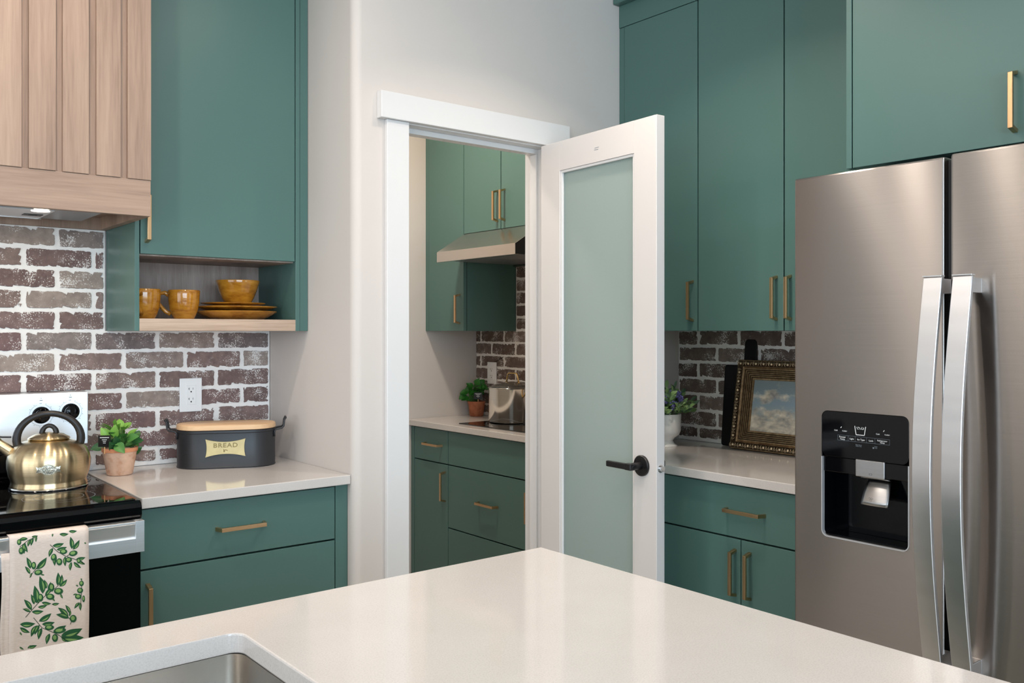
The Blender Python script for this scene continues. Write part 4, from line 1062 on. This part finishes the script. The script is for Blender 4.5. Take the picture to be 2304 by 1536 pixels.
W('glass', bx(2.560, 2.865, 2.99, 3.590, .9142, .9185), 'black_glass', t, bev=.0015)
W('burner_ring', (lambda m: (annulus(m, 2.74, 3.44, .9187, .10, .1015), annulus(m, 2.74, 3.14, .9187, .08, .0815), m)[2])(MB()), 'grey_ink', t, fix=False)
t = thing('stock_pot', 'polished steel stock pot with glass lid and brass handles', 'pot', (2.800, 3.466, .9188))
part('body', MB().lathe([(.108, 0), (.116, .003), (.119, .010), (.119, .160), (.121, .166), (.121, .169), (.117, .169), (.116, .16), (.114, .01), (.002, .008)], 64, cap=False).lathe([(.002, 0), (.108, 0)], 64, cap=False), 'pot_steel', t, auto=40)
l_ = part('lid', MB().lathe([(.115, .1725), (.095, .186), (.06, .196), (.02, .2005), (.002, .201)], 48, cap=False), 'lid_glass', t, smooth=True)
sm = l_.modifiers.new('s', 'SOLIDIFY'); sm.thickness = .003
part('lid_rim', MB().lathe([(.121, .1695), (.123, .172), (.121, .175), (.114, .176)], 64, cap=False), 'pot_steel', l_, auto=60)
av = Vector((.0, 1.0, 0))
mb = MB(); mb.tube([(0, .046*math.cos(a)*1.0, .1985+.044*min(1, math.sin(a)*1.35)) for a in [PI*k/16 for k in range(17)]], .0038, 8)
mb.tube([(0, -.056, .196), (0, -.046, .199)], .004, 8).tube([(0, .056, .196), (0, .046, .199)], .004, 8)
part('lid_handle', mb, 'gold_pot', l_, smooth=True)
for s in (-1, 1):
    mb = MB()
    mb.tube([(-.030, s*.115, .128), (-.030, s*.126, .136), (-.030, s*.140, .155), (-.026, s*.150, .162), (0, s*.156, .165), (.026, s*.150, .162), (.030, s*.140, .155), (.030, s*.126, .136), (.030, s*.115, .128)], .0038, 8)
    part('side_handle', mb, 'gold_pot', t, smooth=True)

# ---------------------------------------------------------------- cutting board and framed painting
cb = thing('cutting_board', 'black cutting board with a handle leaning behind the framed painting', 'cutting board', (2.894, 2.126, .9156), math.radians(-90))
# local x runs towards the camera side (world -y), local z up, leaning back
pts = rrect(-.130, .130, 0, .322, .012, 5)
mb = MB()
top = [(.130, .322-.012)]
out = [p for p in rrect(-.130, .130, 0, .322, .012, 5)]
hnd = [(x_-.012, z_) for x_, z_ in [(.028, .322), (.027, .400), (.0255, .415), (.018, .4235), (-.018, .4235), (-.0255, .415), (-.027, .400), (-.028, .322)]]
poly = out[:6]+out[6:12]+out[12:18]+hnd+out[18:24]
mb.prism(poly, 0, .014, 'xzy')
ob = part('board', mb, 'black_board', cb, .0015); ob.rotation_euler = (math.radians(-4.6), 0, 0)

fr = thing('framed_painting', 'ornate gilt frame with a cloud painting leaning on the right countertop', 'picture', (2.832, 1.959, .9190), math.radians(-90))
FW, FH = .42, .345; LEAN = math.radians(-9.4)
# mitred moulding: profile across the width (inward, depth); local x along the width, z up, -y towards the room
PR = [(0, .022), (0, .004), (.003, 0), (.026, .002), (.030, .006), (.0325, .001), (.036, .001), (.038, .006), (.0405, .0035), (.043, .0035), (.045, .0085), (.0475, .006), (.050, .006), (.052, .0105), (.0545, .008), (.057, .008), (.059, .0125), (.0615, .010), (.064, .010), (.066, .014), (.0685, .012), (.073, .012), (.075, .017), (.075, .022)]
def fpt(u, dep, corner):
    sx, sz = ((-1, 0), (1, 0), (1, 1), (-1, 1))[corner]
    x = sx*(FW/2-u); z = u if sz == 0 else FH-u
    return (x, dep, z)
hold = link('frame', None, fr); bpy.data.objects.remove(hold)
for k, nm in enumerate(('frame_rail', 'frame_rail', 'frame_rail', 'frame_rail')):
    a, b = k, (k+1) % 4; mb = MB()
    mb.grid([[fpt(u, dd, a) for u, dd in PR], [fpt(u, dd, b) for u, dd in PR]])
    ra = [fpt(u, dd, a) for u, dd in PR]; mb.quad([ra[0], ra[-1], fpt(PR[-1][0], PR[-1][1], b), fpt(0, .022, b)])
    o = part(nm, mb, 'gilt', fr, fix=False, rot=(LEAN, 0, 0))
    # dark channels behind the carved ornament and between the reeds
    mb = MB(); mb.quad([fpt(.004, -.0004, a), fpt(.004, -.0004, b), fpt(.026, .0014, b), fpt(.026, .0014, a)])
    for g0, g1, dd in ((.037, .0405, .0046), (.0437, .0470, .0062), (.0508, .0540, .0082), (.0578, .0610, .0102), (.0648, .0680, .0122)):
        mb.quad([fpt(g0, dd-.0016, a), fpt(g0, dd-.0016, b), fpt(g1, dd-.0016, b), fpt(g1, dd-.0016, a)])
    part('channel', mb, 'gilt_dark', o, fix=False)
cv = part('canvas', MB().quad([(-FW/2+.073, .0175, .073), (FW/2-.073, .0175, .073), (FW/2-.073, .0175, FH-.073), (-FW/2+.073, .0175, FH-.073)]) or (lambda m: m)(bx(-FW/2+.073, FW/2-.073, .0175, .0195, .073, FH-.073)), 'cloud_painting', fr, rot=(LEAN, 0, 0))
part('backing_board', bx(-FW/2+.01, FW/2-.01, .0222, .0240, .01, FH-.01), 'gilt_dark', fr, rot=(LEAN, 0, 0))
# carved ornament: bead with two leaf scrolls, repeated as parts
mb = MB(); mb.sphere((0, -.0015, 0), .0062, sz=1.0, sy=.7, n=10, m=7)
for s in (-1, 1):
    mb.tube([(s*.0065, -.001, -.007), (s*.0105, -.002, -.002), (s*.0125, -.002, .004), (s*.0095, -.001, .008)], [.0009, .0016, .0016, .0007], 6)
    mb.tube([(s*.010, -.001, -.008), (s*.0145, -.0015, -.005), (s*.0165, -.001, .0015)], [.0006, .0013, .0006], 6)
OM = mb.mesh('ornament', ['gilt_light'], smooth=True)
def orn(x, z, rot):
    o = link('ornament', OM, fr)
    m = Matrix.Rotation(LEAN, 4, 'X') @ Matrix.Translation((x, -.001, z)) @ Matrix.Rotation(rot, 4, 'Y')
    o.matrix_local = m
nh = 12; nv = 9
for k in range(nh):
    x = -FW/2+.017+(FW-.034)*k/(nh-1); orn(x, .0145, 0); orn(x, FH-.0145, PI)
for k in range(1, nv):
    z = .0145+(FH-.029)*k/nv; orn(-FW/2+.0145, z, PI/2); orn(FW/2-.0145, z, -PI/2)

# ---------------------------------------------------------------- refrigerator
rf = thing('refrigerator', 'stainless steel side-by-side refrigerator with door dispenser', 'refrigerator', (2.45, .912, 0))
FX = 2.06
W('body', bx(FX+.075, XB-.03, .462, 1.362, .03, 1.765), 'black_plastic', rf)
# left (freezer) door with the dispenser opening
mb = MB(); hole = rrect(1.0555, 1.2865, .846, 1.168, .017, 8)
dy0, dy1, dz0, dz1, ch = .9735, 1.367, .06, 1.771, .005
plate_with_hole(mb, (dy0+ch, dy1-ch, dz0+ch, dz1-ch), hole, 8, FX, FX+.07, 'yzx')
def oring(i, x): return [(x, y, z) for y, z in rrect(dy0+i, dy1-i, dz0+i, dz1-i, .0015+.002, 3)]
mb.grid([oring(ch-.0002, FX+.00001), oring(.0022, FX+.0010), oring(.0004, FX+.0035), oring(0, FX+.007), oring(0, FX+.07)], closed_u=True)
ld = W('freezer_door', mb, 'fridge_steel', rf, uvaxes=(2, 1), auto=35)
rdoor = W('refrigerator_door', bx(FX, FX+.07, .457, .959, .06, 1.775), 'fridge_steel', rf, bev=.006, uvaxes=(2, 1))
W('door_seal', bx(FX+.02, FX+.0715, .9595, .973, .06, 1.765), 'rubber', rf)
W('door_edge', MB().box(FX+.0705, FX+.0745, .975, 1.365, .07, 1.76).box(FX+.0705, FX+.0745, .459, .957, .07, 1.765), 'rubber', rf)
def strap(yc, w_, parent_label):
    mb = MB(); rows = []
    K = 32; za, zb = 1.492, .600
    for k in range(K+1):
        u = k/K; z = za+(zb-za)*u; bow = math.sin(PI*u)
        x = 2.003-.042*bow; y_ = yc+.006*bow
        rows.append([(x, y_+w_/2, z), (x, y_-w_/2, z), (x+.012, y_-w_/2, z), (x+.012, y_+w_/2, z)])
    i = len(mb.v); mb.grid(rows, closed_u=True); mb.f.append((i, i+1, i+2, i+3)); mb.mi.append(0); j = i+K*4; mb.f.append((j+3, j+2, j+1, j)); mb.mi.append(0)
    return mb
for yc in (.9725, .9065):
    mb = strap(yc, .0425, '')
    h_ = W('handle', mb, 'handle_steel', rf, bev=.0015, uvaxes=(2, 1), auto=30)
    part('handle_post', MB().box(2.008, FX+.001, yc-.016, yc+.016, 1.455, 1.489).box(2.008, FX+.001, yc-.016, yc+.016, .604, .64), 'handle_steel', h_, .002, uvaxes=(2, 1))
    part('handle_cap', MB().box(1.999, 2.017, yc-.0215, yc+.0215, 1.4925, 1.4955), 'chrome', h_, .0005)
# dispenser
dp = W('dispenser', (lambda m: (m.grid([[(FX+.004, y, z) for y, z in rrect(1.0558, 1.2862, .8463, 1.1677, .0167, 8)], [(FX+.068, y, z) for y, z in rrect(1.0558, 1.2862, .8463, 1.1677, .0167, 8)]], closed_u=True), m.quad([(FX+.068, y, z) for y, z in rrect(1.0558, 1.2862, .8463, 1.1677, .0167, 8)]), m)[2])(MB()), 'cavity_black', rf, fix=False)
dz = .018
part('control_panel', MB().prism([(y, z) for y, z in rrect(1.0565, 1.2855, 1.052, 1.1672, .0162, 8)], FX+.0005, FX+.02, 'yzx'), 'black_gloss', dp, .001)
A_ = rrect(1.0553, 1.2867, .8458, 1.1682, .017, 8); B_ = rrect(1.0578, 1.2842, .8483, 1.1657, .0150, 8)
mb = MB()
sel = [k for k in range(len(A_)) if A_[k][1] < 1.069]
def rim_row(R, x): return [(x, R[k][0], R[k][1]) for k in range(len(A_))]
idx = list(range(27, 36))+list(range(0, 18))
idx = [k for k in [*range(0, 18)]]
U = [(A_[0][0], 1.069)]+[A_[k] for k in idx]+[(A_[17][0], 1.069)]
V = [(B_[0][0], 1.069)]+[B_[k] for k in idx]+[(B_[17][0], 1.069)]
U = [(1.0553, 1.05)]+[A_[k] for k in range(0, 18)]+[(1.2867, 1.05)]; V = [(1.0578, 1.05)]+[B_[k] for k in range(0, 18)]+[(1.2842, 1.05)]
mb.grid([[(FX+.003, y, z) for y, z in U], [(FX-.0012, y, z) for y, z in U], [(FX-.0012, y, z) for y, z in V], [(FX+.01, y, z) for y, z in V]])
part('chrome_rim', mb, 'rim_silver', dp, fix=False)
part('chute_cover', MB().box(FX+.006, FX+.04, 1.0575, 1.2845, 1.012, 1.0515), 'black_gloss', dp, .002)
part('nozzle_block', MB().prism([(FX+.0015, 1.010), (FX+.0015, 1.0525), (FX+.03, 1.0525), (FX+.03, 1.005)], 1.118, 1.194, 'xzy'), 'dispenser_steel', dp, .002)
mb = MB(); rows = []
for k in range(7):
    u = k/6; z = 1.000-.060*u; x = FX+.040-.028*u**.8; w_ = .029+.006*math.sin(PI*u*.6)
    rows.append([(x+.004*(1-math.cos(PI*(j/8-.5))), 1.153+(j/8-.5)*2*w_, z) for j in range(9)])
mb.grid(rows); mb.grid([[(FX+.028, 1.157+(j/8-.5)*.075, 1.003+.003*math.sin(PI*j/8)) for j in range(9)], rows[0]])
pd = part('paddle', mb, 'dispenser_steel', dp, smooth=True, fix=False); sm = pd.modifiers.new('s', 'SOLIDIFY'); sm.thickness = .003
mb = MB(); 
for cy, cz in ((1.160, .958), (1.1545, .958), (1.157, .9535)):
    mb.tube([(FX+.0085, cy+.0022*math.cos(a), cz+.0022*math.sin(a)) for a in [2*PI*k/12 for k in range(13)]], .0003, 5)
part('paddle_mark', mb, 'dark_ink', pd)
part('tray', MB().box(FX+.006, FX+.066, 1.060, 1.282, .8490, .8535), 'cavity_black', dp, .001)
RT = (math.radians(90), 0, math.radians(-90)); xf = FX-.0002
def ft(name, body, size, y, z, mat='white_ink', al='CENTER'): text_part(name, body, size, mat, dp, (xf, y, z), RT, .0001, al)
ft('lettering', 'Freezer\nTemp', .0058, 1.228, 1.1015); ft('lettering', 'Light', .0058, 1.2025, 1.1015); ft('lettering', 'Ice Type', .0058, 1.178, 1.1015); ft('lettering', 'Lock', .0058, 1.1515, 1.1015); ft('lettering', 'Refrigerator\nTemp', .0052, 1.1225, 1.1015)
ft('lettering', 'Cold', .0046, 1.246, 1.1195); ft('lettering', 'Colder', .0046, 1.222, 1.1195); ft('lettering', 'Cold', .0046, 1.134, 1.1195); ft('lettering', 'Colder', .0046, 1.110, 1.1195)
ft('lettering', 'Filter Reset\nHold 3 sec', .0036, 1.184, 1.0865, 'grey_ink'); ft('lettering', 'Hold\n3 sec', .0036, 1.139, 1.0865, 'grey_ink')
mb = MB()
def ln(y0, z0, y1, z1, w_=.0005):
    L = math.hypot(y1-y0, z1-z0); ny, nz = -(z1-z0)/L*w_, (y1-y0)/L*w_
    mb.quad([(xf, y0+ny, z0+nz), (xf, y1+ny, z1+nz), (xf, y1-ny, z1-nz), (xf, y0-ny, z0-nz)])
for y in (1.241, 1.212, 1.193, 1.163, 1.141, 1.104): ln(y, 1.0955, y, 1.1085, .0002)
ln(1.241, 1.0955, 1.104, 1.0955, .0002); ln(1.241, 1.1085, 1.104, 1.1085, .0002)
ln(1.147, 1.0845, 1.144, 1.0845, .0018)
part('button_outline', mb, 'grey_ink', dp, fix=False)
mb = MB(); ln(1.1945, 1.1345, 1.191, 1.1130, .0008); ln(1.191, 1.1130, 1.169, 1.1130, .0008); ln(1.169, 1.1130, 1.1655, 1.1345, .0008); ln(1.233, 1.1265, 1.230, 1.130, .0007); ln(1.120, 1.1265, 1.117, 1.130, .0007)
rd = random.Random(5)
for k in range(26):
    y, z = rd.uniform(1.170, 1.189), rd.uniform(1.1265, 1.132); ln(y, z, y+.0012, z+.0006, .0006)
part('glass_icon', mb, 'white_ink', dp, fix=False)
mb = MB(); mb.box(FX+.0009, FX+.0014, 1.150, 1.157, 1.0165, 1.0168).box(FX+.0009, FX+.0014, 1.150, 1.157, 1.0205, 1.0208).box(FX+.0009, FX+.0014, 1.150, 1.1503, 1.0165, 1.0205).box(FX+.0009, FX+.0014, 1.1567, 1.157, 1.0165, 1.0205)
part('nozzle_mark', mb, 'dark_ink', dp)

for o in bpy.data.objects:
    if o.name.split('.')[0] in ('olive_print', 'highlight_print', 'stem_print', 'fold_print', 'burner_marks', 'dial_marks', 'glass_icon', 'button_outline', 'marker_lettering', 'slots', 'stems', 'lettering'): o['kind'] = 'stuff'
print('objects', len(bpy.data.objects), 'tris', sum(len(m.polygons) for m in bpy.data.meshes))
